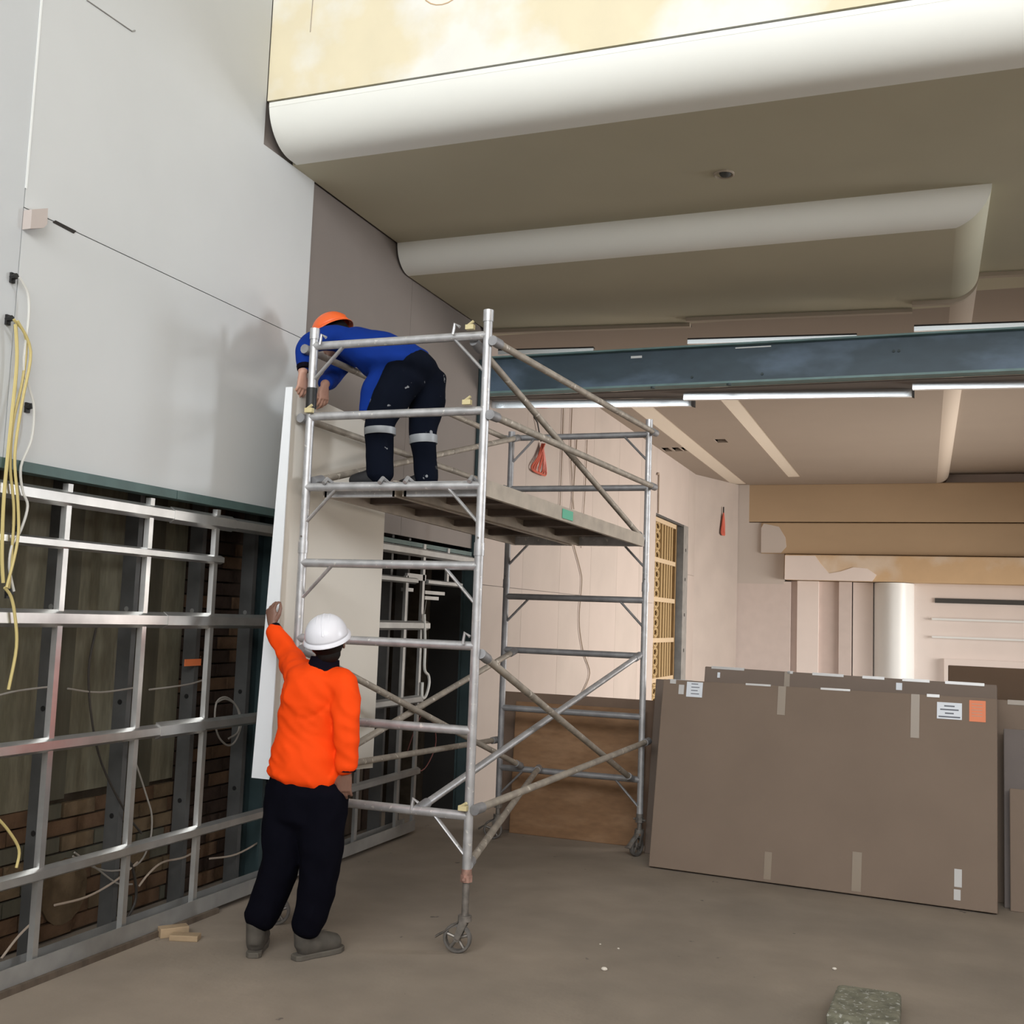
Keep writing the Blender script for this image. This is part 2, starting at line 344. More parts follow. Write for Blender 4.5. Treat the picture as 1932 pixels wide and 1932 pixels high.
# dropped soffit with a bullnose on its front and right edges, mitred at the corner
XR, YF, RR, ZT, ZB = 4.24, 7.28, .21, 4.622, 4.42
YJ = 9.35
arcp = [(RR*(1-math.cos(a*math.pi/24)), ZT-(ZT-ZB)*math.sin(a*math.pi/24)) for a in range(13)]
def drop_front():
    mb = MB(); n = len(arcp)
    vs = []; fs = []
    for d, z in arcp: vs += [V((0, YF+d, z)), V((XR-d, YF+d, z))]
    for i in range(n-1): fs.append((2*i, 2*i+1, 2*i+3, 2*i+2))
    return mb.add(vs, fs)
def drop_side(y0, y1):
    vs = []; fs = []
    for d, z in arcp: vs += [V((XR-d, YF+d if y0 is None else y0, z)), V((XR-d, y1, z))]
    for i in range(len(arcp)-1): fs.append((2*i, 2*i+1, 2*i+3, 2*i+2))
    return MB().add(vs, fs)
obj('drop_front_curve', drop_front(), 'bull', cl, smooth=True)
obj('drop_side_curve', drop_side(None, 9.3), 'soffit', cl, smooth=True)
obj('drop_side_curve', drop_side(9.3, 21.0), 'far_curve', cl, smooth=True)
def holed(x0, x1, y0, y1, z0, z1, holes):
    xs = sorted({x0, x1, *[h[0] for h in holes], *[h[1] for h in holes]}); yy = sorted({y0, y1, *[h[2] for h in holes], *[h[3] for h in holes]})
    mb = MB()
    for a, b in zip(xs, xs[1:]):
        run = None
        for c, d in zip(yy, yy[1:]):
            inside = any(h[0] <= a and b <= h[1] and h[2] <= c and d <= h[3] for h in holes)
            if not inside and run is None: run = c
            if inside and run is not None: mb.box(a, b, run, c, z0, z1); run = None
        if run is not None: mb.box(a, b, run, y1, z0, z1)
    return mb
SL = [(.40, .68, 11.0, 20.5), (1.56, 1.77, 11.0, 19.6)]
VT = [(-.0+.04, .16, 16.10, 16.45), (.20, .32, 16.10, 16.45), (.34, .41, 16.10, 16.45), (.98, 1.14, 15.45, 15.75)]
XI = XR-RR
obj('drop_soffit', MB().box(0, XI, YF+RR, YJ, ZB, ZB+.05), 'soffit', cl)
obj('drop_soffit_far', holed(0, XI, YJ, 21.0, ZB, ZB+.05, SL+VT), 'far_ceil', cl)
for (a, b, c, d) in SL:
    obj('recess_strip', MB().box(a-.01, b+.01, c, d+.01, ZB+.006, ZB+.04), 'slot_white', cl)
for (a, b, c, d) in VT:
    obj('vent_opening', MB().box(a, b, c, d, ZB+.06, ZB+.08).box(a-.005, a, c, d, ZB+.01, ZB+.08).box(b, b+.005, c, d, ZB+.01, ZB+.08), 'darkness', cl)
# head channel on the ceiling, stepping like a saw, following the curved edge of the drop
def channel(name, pts, w_, h_, m, parent=None):
    """thin channel under the ceiling along pts (X,Y,Z)"""
    mb = MB(); vs = []; fs = []
    for (x, y, z) in pts: vs += [V((x, y, z)), V((x, y+w_, z)), V((x, y+w_, z-h_)), V((x, y, z-h_))]
    n = len(pts)
    for i in range(n-1):
        for k in range(4): fs.append((4*i+k, 4*i+(k+1) % 4, 4*i+4+(k+1) % 4, 4*i+4+k))
    fs += [(0, 1, 2, 3), (4*n-4, 4*n-1, 4*n-2, 4*n-3)]
    return obj(name, mb.add(vs, fs), m, parent)
curve_pts = [(XR-d-.0, 9.13, z) for d, z in reversed(arcp)]
head = [[(0, 9.12, ZB), (1.88, 9.33, ZB)], [(1.88, 9.155, ZB), (3.74, 9.315, ZB)], [(3.74, 9.115, ZB), (XI, 9.13, ZB)]+curve_pts[1:], [(XR, 9.13, ZT), (9.5, 9.6, ZT)]]
for i, p in enumerate(head):
    t_ = struct(channel('trim_%d' % (i+1), p, .055, .032, 'trim_brown'), ['left length of the brown head channel under the dropped soffit', 'middle length of the stepped brown head channel', 'brown head channel length that bends up the curved soffit edge', 'brown head channel on the higher ceiling at right'][i], 'trim')
    channel('shadow_gap_strip', [(x, y+.056, z) for x, y, z in p], .03, .018, 'shadow_strip', t_)  # solid dark strip drawn in for the shade behind the channel
for i, (x0, x1, y0, y1) in enumerate(((-.0, 1.86, 9.34, 9.56), (1.835, 3.735, 9.34, 9.55), (3.742, 9.4, 9.33, 9.95))):
    t_ = struct(channel('trim_%d' % (i+5), [(x0, y0, 3.788+.012*i), (x1, y1, 3.788+.012*i)], .05, .072, 'bar_metal'),
                'bright white channel below the steel beam, %s length' % ['left', 'middle', 'right'][i], 'trim')
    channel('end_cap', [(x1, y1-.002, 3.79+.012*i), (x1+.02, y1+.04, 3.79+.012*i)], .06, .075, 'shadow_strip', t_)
for i, (x0, x1, y0, y1) in enumerate(((.10, 1.0, 9.20, 9.30), (1.89, 3.3, 9.20, 9.36), (3.755, 9.4, 9.20, 9.7))):
    t_ = struct(channel('trim_%d' % (i+8), [(x0, y0, 4.232), (x1, y1, 4.232)], .04, .036, 'bar_metal'), 'thin white track peeping over the steel beam, %s length' % ['left', 'middle', 'right'][i], 'trim')
    channel('shadow_gap_strip', [(x0, y0, 4.246), (x1, y1, 4.246)], .05, .014, 'shadow_strip', t_)
pl = MB()
for (x0, x1, y0, y1) in ((0, 1.86, 9.34, 9.56), (1.86, 3.74, 9.34, 9.55), (3.74, 9.4, 9.33, 9.95)):
    pl.prism([(x0, 9.22), (x1, 9.22), (x1, y1), (x0, y0)], 3.79, 3.80, fz)
struct(obj('trim_11', pl, 'mauve_board'), 'plasterboard plate between the steel beam and white channels', 'trim')
# --- teal steel beam (I section) and column
bm_ = thing('steel_beam', 'long teal primed steel beam spanning below the ceiling', 'beam', (0, 9.15, 3.8))
obj('web', MB().box(.03, 9.4, 9.14, 9.15, 3.82, 4.15), 'teal_steel', bm_)
obj('top_flange', MB().box(.03, 9.4, 9.08, 9.21, 4.135, 4.15), 'teal_edge', bm_)
obj('bottom_flange', MB().box(.03, 9.4, 9.07, 9.21, 3.80, 3.818), 'teal_edge', bm_)
for x in (1.95, 2.55, 3.6, 3.64): obj('bolt', MB().tube([(x, 9.138, 4.02 if x > 3 else 3.88), (x, 9.128, 4.02 if x > 3 else 3.88)], .012, 6), 'teal_dark', bm_)
for x in (2.28, 1.62): obj('bolt', MB().tube([(x, 9.075, 3.797), (x, 9.075, 3.78)], .02, 8), 'teal_dark', bm_)
obj('paint_scuff', MB().box(1.40, 1.50, 9.135, 9.14, 4.075, 4.095), 'bar_white', bm_)
obj('paint_scuff', MB().box(2.32, 2.62, 9.135, 9.14, 4.112, 4.122), 'bar_white', bm_)
cm = thing('steel_column', 'slim dark teal steel column at the end of the open bay', 'column', (-.03, 9.08, 0))
obj('shaft', MB().box(-.10, .028, 9.06, 9.075, 0, 4.12).box(-.10, -.085, 9.03, 9.12, 0, 4.12).box(.013, .028, 9.03, 9.12, 0, 4.12), 'teal_dark', cm)
obj('base_plate', MB().box(-.14, .06, 9.0, 9.13, 0, .012), 'teal_dark', cm)
obj('white_edge_strip', MB().box(.034, .06, 9.10, 9.13, 2.5, 3.78), 'bar_metal', cm)
# --- smoke detector ring on the upper soffit
sd = thing('ceiling_sensor', 'small round sensor set in the brown upper soffit', 'sensor', (2.64, 6.67, 4.62))
obj('ring', MB().tube([(2.64+.06*math.cos(a*math.pi/8), 6.67+.06*math.sin(a*math.pi/8), 4.616) for a in range(17)], .008, 6), 'trim_brown', sd)
obj('lens', MB().ball((2.65, 6.66, 4.622), (.04, .04, .03)), 'slot_dark', sd, smooth=True)

# ================================================================== OPEN WALL BAY: old masonry
wo = struct(obj('wall_outer', MB().box(-.9, -.40, 2.0, 8.05, 0, 2.6).box(-.9, -.40, 8.90, 9.3, 0, 2.6).box(-.9, -.8, 8.05, 8.9, 0, 2.6), 'mortar'), 'old masonry wall showing behind the metal framing', 'wall')
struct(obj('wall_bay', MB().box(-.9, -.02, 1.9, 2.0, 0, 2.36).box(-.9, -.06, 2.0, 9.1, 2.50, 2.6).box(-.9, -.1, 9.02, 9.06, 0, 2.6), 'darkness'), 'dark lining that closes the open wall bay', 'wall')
yy = 2.05
for i, (wd, m_) in enumerate(((.42, 'olive'), (.16, 'olive2'), (.44, 'olive'), (.30, 'olive2'), (.36, 'olive'), (.20, 'olive2'), (.42, 'olive'), (.24, 'olive2'), (.46, 'olive'), (.20, 'olive2'), (.30, 'olive'))):
    obj('render_slab', MB().box(-.40, -.375-.008*(i % 3), yy, min(yy+wd-.006, 5.46), .70+.02*((i*7) % 3), 2.49), m_, wo); yy += wd
    if yy > 5.4: break
def bricks(y0, y1, z0, z1, bl, bh, mats):
    meshes = {}
    z = z0; row = 0
    while z+bh*.6 < z1:
        y = y0-(bl*.5 if row % 2 else 0)
        while y < y1-.02:
            a = max(y, y0); b = min(y+bl-.012, y1)
            if b-a > .03:
                full = abs(b-a-(bl-.012)) < 1e-4
                m_ = random.choice(mats)
                if full:
                    if m_ not in meshes: meshes[m_] = MB().box(-.02, .02, 0, bl-.012, 0, bh-.012).mesh('brick')
                    o = link('brick', meshes[m_], m_, wo)
                else: o = link('brick', MB().box(-.02, .02, 0, b-a, 0, bh-.012).mesh('brick'), m_, wo)
                o.location = (-.395+random.uniform(-.008, .008), a, z)
            y += bl
        z += bh; row += 1
bricks(3.5, 5.46, .02, .70, .24, .086, ['brick', 'brick', 'brick2', 'olive2'])
bricks(5.47, 6.75, .02, 2.45, .24, .086, ['brick_dark', 'brick_dark', 'brick'])
for i in range(7):
    y = 6.78+i*.18
    obj('old_plank', MB().box(-.40, -.372-.01*(i % 2), y, y+.17, .02, 2.48), 'oldboard' if i % 3 else 'brick_dark', wo)
obj('round_patch', MB().prism([(4.62+.16*math.cos(a*math.pi/8), .24+.17*math.sin(a*math.pi/8)) for a in range(16)], -.38, -.362, fx), 'brick2', wo)

# ================================================================== METAL FRAMING
fr = thing('wall_framing', 'galvanised metal stud and batten framing on the open left wall', 'framing', (0, 4.5, 0))
def chan(y0, y1, z, h=.045, x0=.0, x1=.032):      # top hat batten running along the wall
    return MB().prism([(x0, z-h*.75), (x0+.004, z-h*.75), (x1, z-h*.42), (x1, z+h*.42), (x0+.004, z+h*.75), (x0, z+h*.75)], y0, y1, lambda p, q, t: V((p, t, q)))
for z, y1, h in ((2.238, 6.35, .052), (2.020, 5.27, .034), (1.667, 6.40, .056), (1.078, 6.40, .046), (.488, 6.45, .044)):
    obj('batten', chan(2.0, y1, z, h), 'galv', fr)
for z, ye in ((2.238, 5.36), (1.667, 5.22), (1.078, 5.19)): obj('batten_sleeve', chan(4.80, ye, z, .060, -.001, .035), 'galv', fr)
for y, z1 in ((2.86, 2.31), (3.45, 2.31), (4.045, 2.31), (4.638, 2.31), (5.215, 2.31)):
    obj('furring_channel', MB().prism([(y-.024, -.012), (y+.024, -.012), (y+.016, .014), (y-.016, .014)], .08, z1, lambda p, q, t: V((q, p, t))), 'galv', fr)
for y in (3.03, 3.62, 4.215, 4.76, 5.325, 5.86):
    s_ = obj('stud', MB().prism([(-.26, y-.001), (-.17, y-.001), (-.17, y+.036), (-.18, y+.036), (-.18, y+.003), (-.25, y+.003), (-.25, y+.036), (-.26, y+.036)], .03, 2.5, fz), 'galv_dark', fr)
    for z in (.62, 1.22, 1.72): obj('service_hole', MB().tube([(-.213, y-.004, z), (-.213, y-.001, z)], .014, 10), 'galv_dull' if z > 1.5 else 'black', s_)
obj('head_angle', MB().box(-.05, .036, 2.0, 4.80, 2.325, 2.331).box(.030, .036, 2.0, 4.80, 2.331, 2.372), 'green_angle', fr)
obj('head_angle', MB().box(-.05, .036, 4.806, 6.40, 2.325, 2.331).box(.030, .036, 4.806, 6.40, 2.331, 2.372), 'green_angle', fr)
obj('bottom_track', MB().box(-.07, .03, 2.0, 8.0, .030, .034).box(.026, .03, 2.0, 8.0, .034, .115).box(-.07, -.066, 2.0, 8.0, .034, .115), 'galv_dull', fr)
obj('packer', MB().box(-.09, .05, 2.0, 5.4, 0, .029), 'oldboard', fr)
for y in (3.2, 3.55, 3.9, 4.25, 4.6): obj('track_slot', MB().box(.030, .033, y, y+.16, .012, .026), 'black', fr)
obj('orange_tag', MB().box(-.165, -.160, 5.22, 5.37, 1.40, 1.44), 'orange_sticker', fr)
tc = thing('post', 'dark teal steel post behind the lifted panel in the open bay', 'post', (-.15, 6.1, 0))
obj('shaft', MB().box(-.24, -.10, 6.04, 6.055, 0, 2.5).box(-.24, -.225, 6.0, 6.10, 0, 2.5).box(-.115, -.10, 6.0, 6.10, 0, 2.5), 'teal_dark', tc)
# framing by the doorway in the bay, right of the lifted panel
f2 = thing('doorway_framing', 'galvanised framing around the dark doorway behind the scaffold', 'framing', (0, 8.0, 0))
for y0, y1, z, h in ((6.5, 8.99, 2.247, .05), (6.5, 7.86, 2.014, .034), (8.05, 8.75, 2.016, .03), (6.5, 8.12, 1.657, .05), (6.5, 8.05, 1.065, .045), (6.5, 8.05, .49, .042)):
    obj('batten', chan(y0, y1, z, h), 'galv_dull', f2)
obj('head_track', MB().box(-.05, .0, 6.5, 9.0, 2.325, 2.331).box(-.004, 0, 6.5, 9.0, 2.29, 2.331), 'green_angle', f2)
for y, a, b in ((7.05, .08, 2.3), (7.70, .08, 2.05), (8.00, .08, 2.05), (8.0, 2.05, 2.32), (8.475, 2.0, 2.32)):
    obj('stud', MB().box(-.012, .012, y-.02, y+.02, a, b), 'galv_dull', f2)
for y in (7.62, 7.92): obj('stud', MB().box(-.20, -.10, y, y+.004, .03, 2.5).box(-.10, -.097, y, y+.035, .03, 2.5), 'galv_dark', f2)
obj('lintel', MB().box(-.012, .012, 7.70, 8.04, 2.02, 2.07), 'galv_dull', f2)
for k, (y0, y1, z) in enumerate(((8.06, 8.45, 1.93), (8.06, 8.33, 1.885), (7.72, 7.84, 1.94))): obj('bracket', MB().box(-.05, .0, y0, y1, z-.014, z+.014), 'galv_dull', f2)

# ================================================================== DOOR OPENING WITH LATTICE
d1 = struct(thing('door_1', 'tall opening with tan lattice screen in the far left wall', 'door', (-.03, 17.2, 0)))
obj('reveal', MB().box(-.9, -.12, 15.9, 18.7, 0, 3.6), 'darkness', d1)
obj('lattice_backing', MB().box(-.10, -.085, 16.12, 17.72, 0, 3.36), 'lat_tan', d1)
obj('stile', MB().box(-.085, -.03, 16.10, 16.20, 0, 3.38), 'lat_cream', d1)
obj('stile', MB().box(-.085, -.03, 17.66, 17.74, 0, 3.38), 'lat_tan', d1)
for z in (.25, .87, 1.48, 2.11, 2.72, 3.34): obj('rail', MB().box(-.085, -.025, 16.2, 17.66, z-.035, z+.035), 'lat_cream', d1)
for y in (16.75, 16.95, 17.12, 17.29, 17.46): obj('lattice_bar', MB().box(-.082, -.04, y-.035, y+.035, 0, 3.34), 'lat_bar', d1)
for k in range(22):
    z = .1+k*.15
    obj('scroll', MB().tube([(-.06, 16.45+.14*math.cos(a*math.pi/7), z+.06*math.sin(a*math.pi/7)) for a in range(15)], .022, 6), 'lat_bar', d1, smooth=True)
obj('jamb', MB().box(-.11, .006, 18.13, 18.50, 0, 3.42), 'galv_dull', d1)
for z in (1.3, 1.9, 2.5, 3.0): obj('screw', MB().tube([(.005, 18.3, z), (.012, 18.3, z)], .03, 8), 'slot_dark', d1)
obj('head', MB().box(-.11, -.0, 16.10, 18.13, 3.385, 3.42), 'slot_dark', d1)

# ================================================================== SCAFFOLD TOWER
NL, NR = V((.492, 5.371, 0)), V((1.592, 5.371, 0))
FL, FR = V((.672, 8.166, 0)), V((1.822, 8.166, 0))
up = lambda p, z: V((p.x, p.y, z))
tw = thing('scaffold_tower', 'aluminium mobile scaffold tower on castors beside the left wall', 'scaffold', (1.15, 6.77, 0))
def pole(name, a, b, r=.024, m='alu', parent=tw, n=12): return obj(name, MB().tube([a, b], r, n), m, parent, smooth=True)
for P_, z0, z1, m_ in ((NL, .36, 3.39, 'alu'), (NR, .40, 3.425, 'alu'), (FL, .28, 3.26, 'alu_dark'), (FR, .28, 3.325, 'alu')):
    p_ = pole('post', up(P_, z0), up(P_, z1), .025, m_)
    obj('end_cap', MB().tube([up(P_, z1-.06), up(P_, z1+.005)], .029, 12), m_, p_, smooth=True)
    zj = 2.11 if P_.y < 6 else 2.02
    obj('spigot_collar', MB().tube([up(P_, zj-.035), up(P_, zj+.035)], .029, 12), m_, p_, smooth=True)
    obj('pin', MB().tube([up(P_, zj+.06)+V((0, -.03, 0)), up(P_, zj+.06)+V((0, .03, 0))], .006, 6), 'caster', p_)
Zn = (.700, 1.143, 1.590, 2.019, 2.456, 2.870, 3.290); Zf = (.560, 1.030, 1.491, 1.918, 2.376, 2.792, 3.212)
def frame(L, R_, Z, m_, mg):
    ax = (R_-L).normalized()
    for z in Z: pole('transom', up(L, z), up(R_, z), .0245, m_)
    for zi in (0, 3, 4, 6):
        z = Z[zi]
        for p, s in ((L, 1), (R_, -1)):
            obj('gusset', MB().tube([up(p, z-.20)+ax*s*.015, up(p, z-.01)+ax*s*.20], [(.016, .009)]*2, 10, side=(0, 1, 0)), mg, tw, smooth=True)
frame(NL, NR, Zn, 'alu', 'alu')
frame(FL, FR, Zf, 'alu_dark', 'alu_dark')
def brace(a, b, m_='alu_dusty', r=.021):
    o = pole('brace', a, b, r, m_)
    d = (V(b)-V(a)).normalized()
    for e, s in ((V(a), 1), (V(b), -1)):
        obj('brace_hook', MB().tube([e-d*s*.03, e+d*s*.06], .028, 10), 'alu_dark', o, smooth=True)
    return o
off = V((.045, 0, 0))
brace(up(NR, 3.25)+off, up(FR, 3.225)+off)
brace(up(NR, 2.84)+off, up(FR, 2.80)+off)
brace(V((1.50, 5.43, 3.26)), up(FR, 2.40)+V((-.03, -.05, 0)))
brace(up(NL, 3.27)-off, up(FL, 3.20)-off*.6)
brace(up(NL, 2.86)-off, up(FL, 2.79)-off*.6)
brace(up(NL, 2.50)+V((.03, .05, 0)), V((.74, 8.10, 3.20)))
brace(up(NR, 1.54)+V((.03, .04, 0)), V((1.76, 8.09, .58)))
brace(V((1.30, 5.40, .715)), V((1.79, 8.12, 1.49)), 'alu')
brace(up(NR, .74)+off, up(FR, .85)+off)
brace(up(NL, 1.52)+off, V((.86, 8.10, .60)), 'alu_dusty')
brace(up(NL, .80)+off, V((.78, 8.10, 1.48)), 'alu_dusty')
brace(up(NL, .82)-off, up(FL, .77)-off, 'alu_dusty')
brace(up(NR, .45)+V((-.0, .03, .0)), V((1.02, 8.10, .585)), 'alu_dusty')
# clips
for c in ((.505, 5.33, 2.90), (1.50, 5.33, 2.91), (1.50, 5.33, 3.33), (1.575, 5.325, .745)):
    obj('clip', MB().box(c[0]-.024, c[0]+.024, c[1]-.008, c[1]+.02, c[2]-.012, c[2]+.014).tube([V(c)+V((-.01, 0, .01)), V(c)+V((.024, -.006, .030))], .008, 8), 'yellow_clip', tw, smooth=True)
for c in ((1.42, 5.33, 3.325), (.575, 5.33, 3.315), (1.555, 5.33, 1.63), (1.285, 5.35, .735)):
    obj('clip', MB().tube([V(c)+V((-.02, 0, -.03)), V(c)+V((-.01, 0, .03)), V(c)+V((.02, 0, .01))], .009, 8), 'alu', tw, smooth=True)
obj('clamp_sleeve', MB().tube([(.493, 5.371, 2.92), (.493, 5.371, 3.04)], .031, 12), 'black', tw, smooth=True)
# decks: two boards side by side, each with side beams, ribs, end plates and hooks
def deck(f0, f1):
    a0 = NL.lerp(NR, f0); a1 = NL.lerp(NR, f1); b0 = FL.lerp(FR, f0); b1 = FL.lerp(FR, f1)
    zt0, zt1 = 2.492, 2.412
    s0 = .06; lerp = lambda p, q, t: p.lerp(q, t)
    def P(u, t, dz):
        p = lerp(lerp(a0, a1, u), lerp(b0, b1, u), t); return V((p.x, p.y, zt0+(zt1-zt0)*t+dz))
    def slab(u0, u1, t0, t1, d0, d1):
        vs = [P(u, t, d) for d in (d0, d1) for t in (t0, t1) for u in (u0, u1)]
        return vs
    F = [(0, 2, 3, 1), (4, 5, 7, 6), (0, 1, 5, 4), (2, 6, 7, 3), (0, 4, 6, 2), (1, 3, 7, 5)]
    board = obj('deck_board', MB().add(slab(.02, .98, .03, .97, -.018, 0), F), 'deck_ply', tw)
    for u0, u1 in ((0, .05), (.95, 1)): obj('side_beam', MB().add(slab(u0, u1, .02, .98, -.085, .006), F), 'deck_frame', board)
    for t in (.2, .4, .6, .8): obj('rib', MB().add(slab(.05, .95, t-.012, t+.012, -.06, -.019), F), 'deck_ply', board)
    for t0, t1 in ((.02, .035), (.965, .98)): obj('end_plate', MB().add(slab(.02, .98, t0, t1, -.085, .0), F), 'alu', board)
    for u in (.12, .88):
        for t, zz in ((0.0, 0), (1.0, 0)):
            p = P(u, t, .012); q = P(u, .04 if t == 0 else .96, -.02); obj('hook', MB().tube([p+V((0, -.035 if t == 0 else .035, -.03)), p, q], .012, 8), 'alu', board, smooth=True)
    return P
deck(.07, .50)
P2 = deck(.535, 1.0)
obj('green_sticker', MB().add([P2(1.004, t, d) for t, d in ((.40, -.07), (.46, -.07), (.46, -.01), (.40, -.01))]+[P2(1.012, t, d) for t, d in ((.40, -.07), (.46, -.07), (.46, -.01), (.40, -.01))],
    [(0, 1, 2, 3), (7, 6, 5, 4), (0, 4, 5, 1), (1, 5, 6, 2), (2, 6, 7, 3), (3, 7, 4, 0)]), 'deck_green', tw)
# castors on threaded legs
def castor(P_, ztop, ang, copper):
    c = P_.copy(); d = V((math.cos(ang), math.sin(ang), 0)); ax = V((-d.y, d.x, 0))
    hub = c-d*.035; hub.z = .076
    leg = obj('jack_leg', MB().tube([up(c, .17), up(c, ztop+.03)], .019, 12), 'caster', tw, smooth=True)
    obj('jack_nut', MB().tube([up(c, ztop-.065), up(c, ztop-.03)], .034, 8).tube([up(c, ztop-.03), up(c, ztop+.0)], .028, 12).tube([up(c, ztop-.045)-ax*.055, up(c, ztop-.045)+ax*.055], .008, 8), 'rust_pin' if copper else 'caster', leg, smooth=True)
    cs = obj('castor', MB().tube([up(c, .165), up(c, .195)], .036, 14), 'caster', tw, smooth=True)
    for s in (-1, 1):
        obj('fork', MB().tube([up(c, .17)+ax*s*.030, hub+ax*s*.030], [(.022, .004), (.015, .004)], 8, side=d), 'caster', cs, smooth=True)
    wh = []
    n = 24; prof = [(.060, -.018), (.072, -.016), (.076, -.008), (.076, .008), (.072, .016), (.060, .018)]
    mb = MB(); vs = []; fs = []
    for i in range(n):
        a = 2*math.pi*i/n
        for r_, w_ in prof: vs.append(hub+d*r_*math.cos(a)+V((0, 0, r_*math.sin(a)))+ax*w_)
    k = len(prof)
    for i in range(n):
        for j in range(k): fs.append((i*k+j, ((i+1) % n)*k+j, ((i+1) % n)*k+(j+1) % k, i*k+(j+1) % k))
    obj('tyre', mb.add(vs, fs), 'rubber', cs, smooth=True)
    mb = MB().tube([hub-ax*.02, hub+ax*.02], .018, 12)
    for i in range(5):
        a = 2*math.pi*i/5+.3; e = d*math.cos(a)+V((0, 0, math.sin(a))); mb.tube([hub+e*.012, hub+e*.064], [(.010, .009)]*2, 8, side=ax)
    obj('wheel_hub', mb, 'caster', cs, smooth=True)
    obj('brake_lever', MB().tube([up(c, .16)-d*.03, V((c.x, c.y, .10))-d*.11, V((c.x, c.y, .075))-d*.15], [(.024, .005), (.022, .005), (.028, .007)], 8, side=ax), 'caster', cs, smooth=True)
castor(NR, .43, 0.15, True); castor(NL, .40, .4, True); castor(FL, .31, .3, False); castor(FR, .31, 1.2, False)

# ================================================================== LIFTED WALL PANEL
lp = thing('wall_panel', 'large white panel being lifted against the left wall by two workers', 'panel', (.36, 5.9, .79))
def panel_body():
    vs = [(.400, 5.30, .80), (.400, 6.53, .72), (.400, 6.53, 2.985), (.400, 5.315, 3.035), (.29, 5.30, .80), (.29, 6.53, .72), (.358, 6.53, 2.985), (.358, 5.315, 3.035)]
    return MB().add(vs, [(0, 1, 2, 3), (4, 7, 6, 5), (0, 4, 5, 1), (2, 6, 7, 3), (1, 5, 6, 2), (0, 3, 7, 4)])
obj('face', panel_body(), 'panel_face', lp)
obj('edge_trim', MB().add([(.402, 5.292, .797), (.288, 5.292, .797), (.356, 5.307, 3.038), (.402, 5.307, 3.038), (.402, 5.30, .797), (.288, 5.30, .797), (.356, 5.315, 3.038), (.402, 5.315, 3.038)],
    [(0, 1, 2, 3), (7, 6, 5, 4), (0, 4, 5, 1), (1, 5, 6, 2), (2, 6, 7, 3), (3, 7, 4, 0)]), 'panel_edge', lp)

# ================================================================== CARDBOARD PACKS
def leanbox(name, label, p0, p1, h, t, lean, m, cat='box', group=None, z0=0.0, z1=0.0):
    """flat pack standing on edge from p0 to p1 (front bottom corners), leaning back by angle; local frame returned"""
    p0 = V((p0[0], p0[1], z0)); p1 = V((p1[0], p1[1], z1)); u = (p1-p0).normalized(); L = (p1-p0).length
    hb = V((0, 0, 1)); back = (hb.cross(u)).normalized(); hh = (hb*math.cos(lean)+back*math.sin(lean)).normalized(); nb = u.cross(hh)*-1
    if nb.dot(back) < 0: nb = -nb
    F = lambda a, b, c: p0+u*a+hh*b+nb*c
    th = thing(name, label, cat, (p0+p1)/2, {'flat_pack_box': 'cardboard flat packs stacked at right', 'plywood_sheet': 'plywood sheets behind the scaffold'}.get(name))
    def bx(nm, a0, a1, b0, b1, c0, c1, mm, bev=0, par=None):
        vs = [F(a, b, c) for c in (c0, c1) for b in (b0, b1) for a in (a0, a1)]
        return obj(nm, MB().add(vs, [(0, 2, 3, 1), (4, 5, 7, 6), (0, 1, 5, 4), (2, 6, 7, 3), (0, 4, 6, 2), (1, 3, 7, 5)]), mm, par or th, bevel=bev)
    bx('body', 0, L, 0, h, 0, t, m, .006)
    return th, bx, L
th, bx, L = leanbox('flat_pack_box', 'big front cardboard flat pack with two labels and orange sticker', (1.985, 7.80), (4.262, 7.63), 1.345, .10, math.radians(11), 'card', z0=.012, z1=.012)
e = -.003
for a, b0, b1, w_ in ((.855, 1.14, 1.343, .055), (1.75, 1.05, 1.343, .055), (.82, .02, .20, .05), (1.40, .02, .27, .06)): bx('tape', a, a+w_, b0, b1, e, 0, 'tape')
for a0, a1, b0, b1 in ((.055, .10, 1.315, 1.348), (.62, .80, 1.336, 1.350), (1.15, 1.35, 1.336, 1.350), (1.85, 1.93, 1.330, 1.350)): bx('clear_tape', a0, a1, b0, b1, e, .05, 'tape_clear')
lb = bx('paper_label', .185, .305, 1.225, 1.335, e*1.5, 0, 'paper')
for k in range(4): bx('print_line', .22, .27+.012*(k % 2), 1.318-.024*k, 1.324-.024*k, e*1.8, e*1.5, 'ink')
bx('corner_tape', .125, .165, 1.24, 1.31, e*1.2, 0, 'tape_clear')
lb = bx('paper_label', 1.915, 2.07, 1.19, 1.30, e*1.5, 0, 'paper')
for k, (a, b_) in enumerate(((1.96, 2.025), (1.935, 2.05), (1.965, 2.02), (1.925, 2.06))): bx('print_line', a, b_, 1.272-.024*k, 1.281-.024*k, e*1.8, e*1.5, 'ink')
bx('orange_label', 2.115, 2.215, 1.185, 1.325, e*1.5, 0, 'orange_sticker')
for k in range(5): bx('print_line', 2.13, 2.195, 1.30-.02*k, 1.303-.02*k, e*1.8, e*1.5, 'trim_brown')
bx('clear_tape', 2.03, 2.075, .13, .24, e, 0, 'tape_clear'); bx('clear_tape', 2.028, 2.068, .05, .115, e, 0, 'tape_clear')
th, bx, L = leanbox('flat_pack_box', 'taller cardboard flat pack leaning right behind the front pack', (2.25, 8.01), (4.27, 7.84), 1.44, .09, math.radians(11), 'card2', z0=.02, z1=-.0)
for a0, a1 in ((.05, .3), (.62, .66), (.80, 1.02), (1.15, 1.30), (1.42, 1.60), (1.7, 1.95)): bx('clear_tape', a0, a1, 1.425, 1.445, -.003, .05, 'tape_clear')
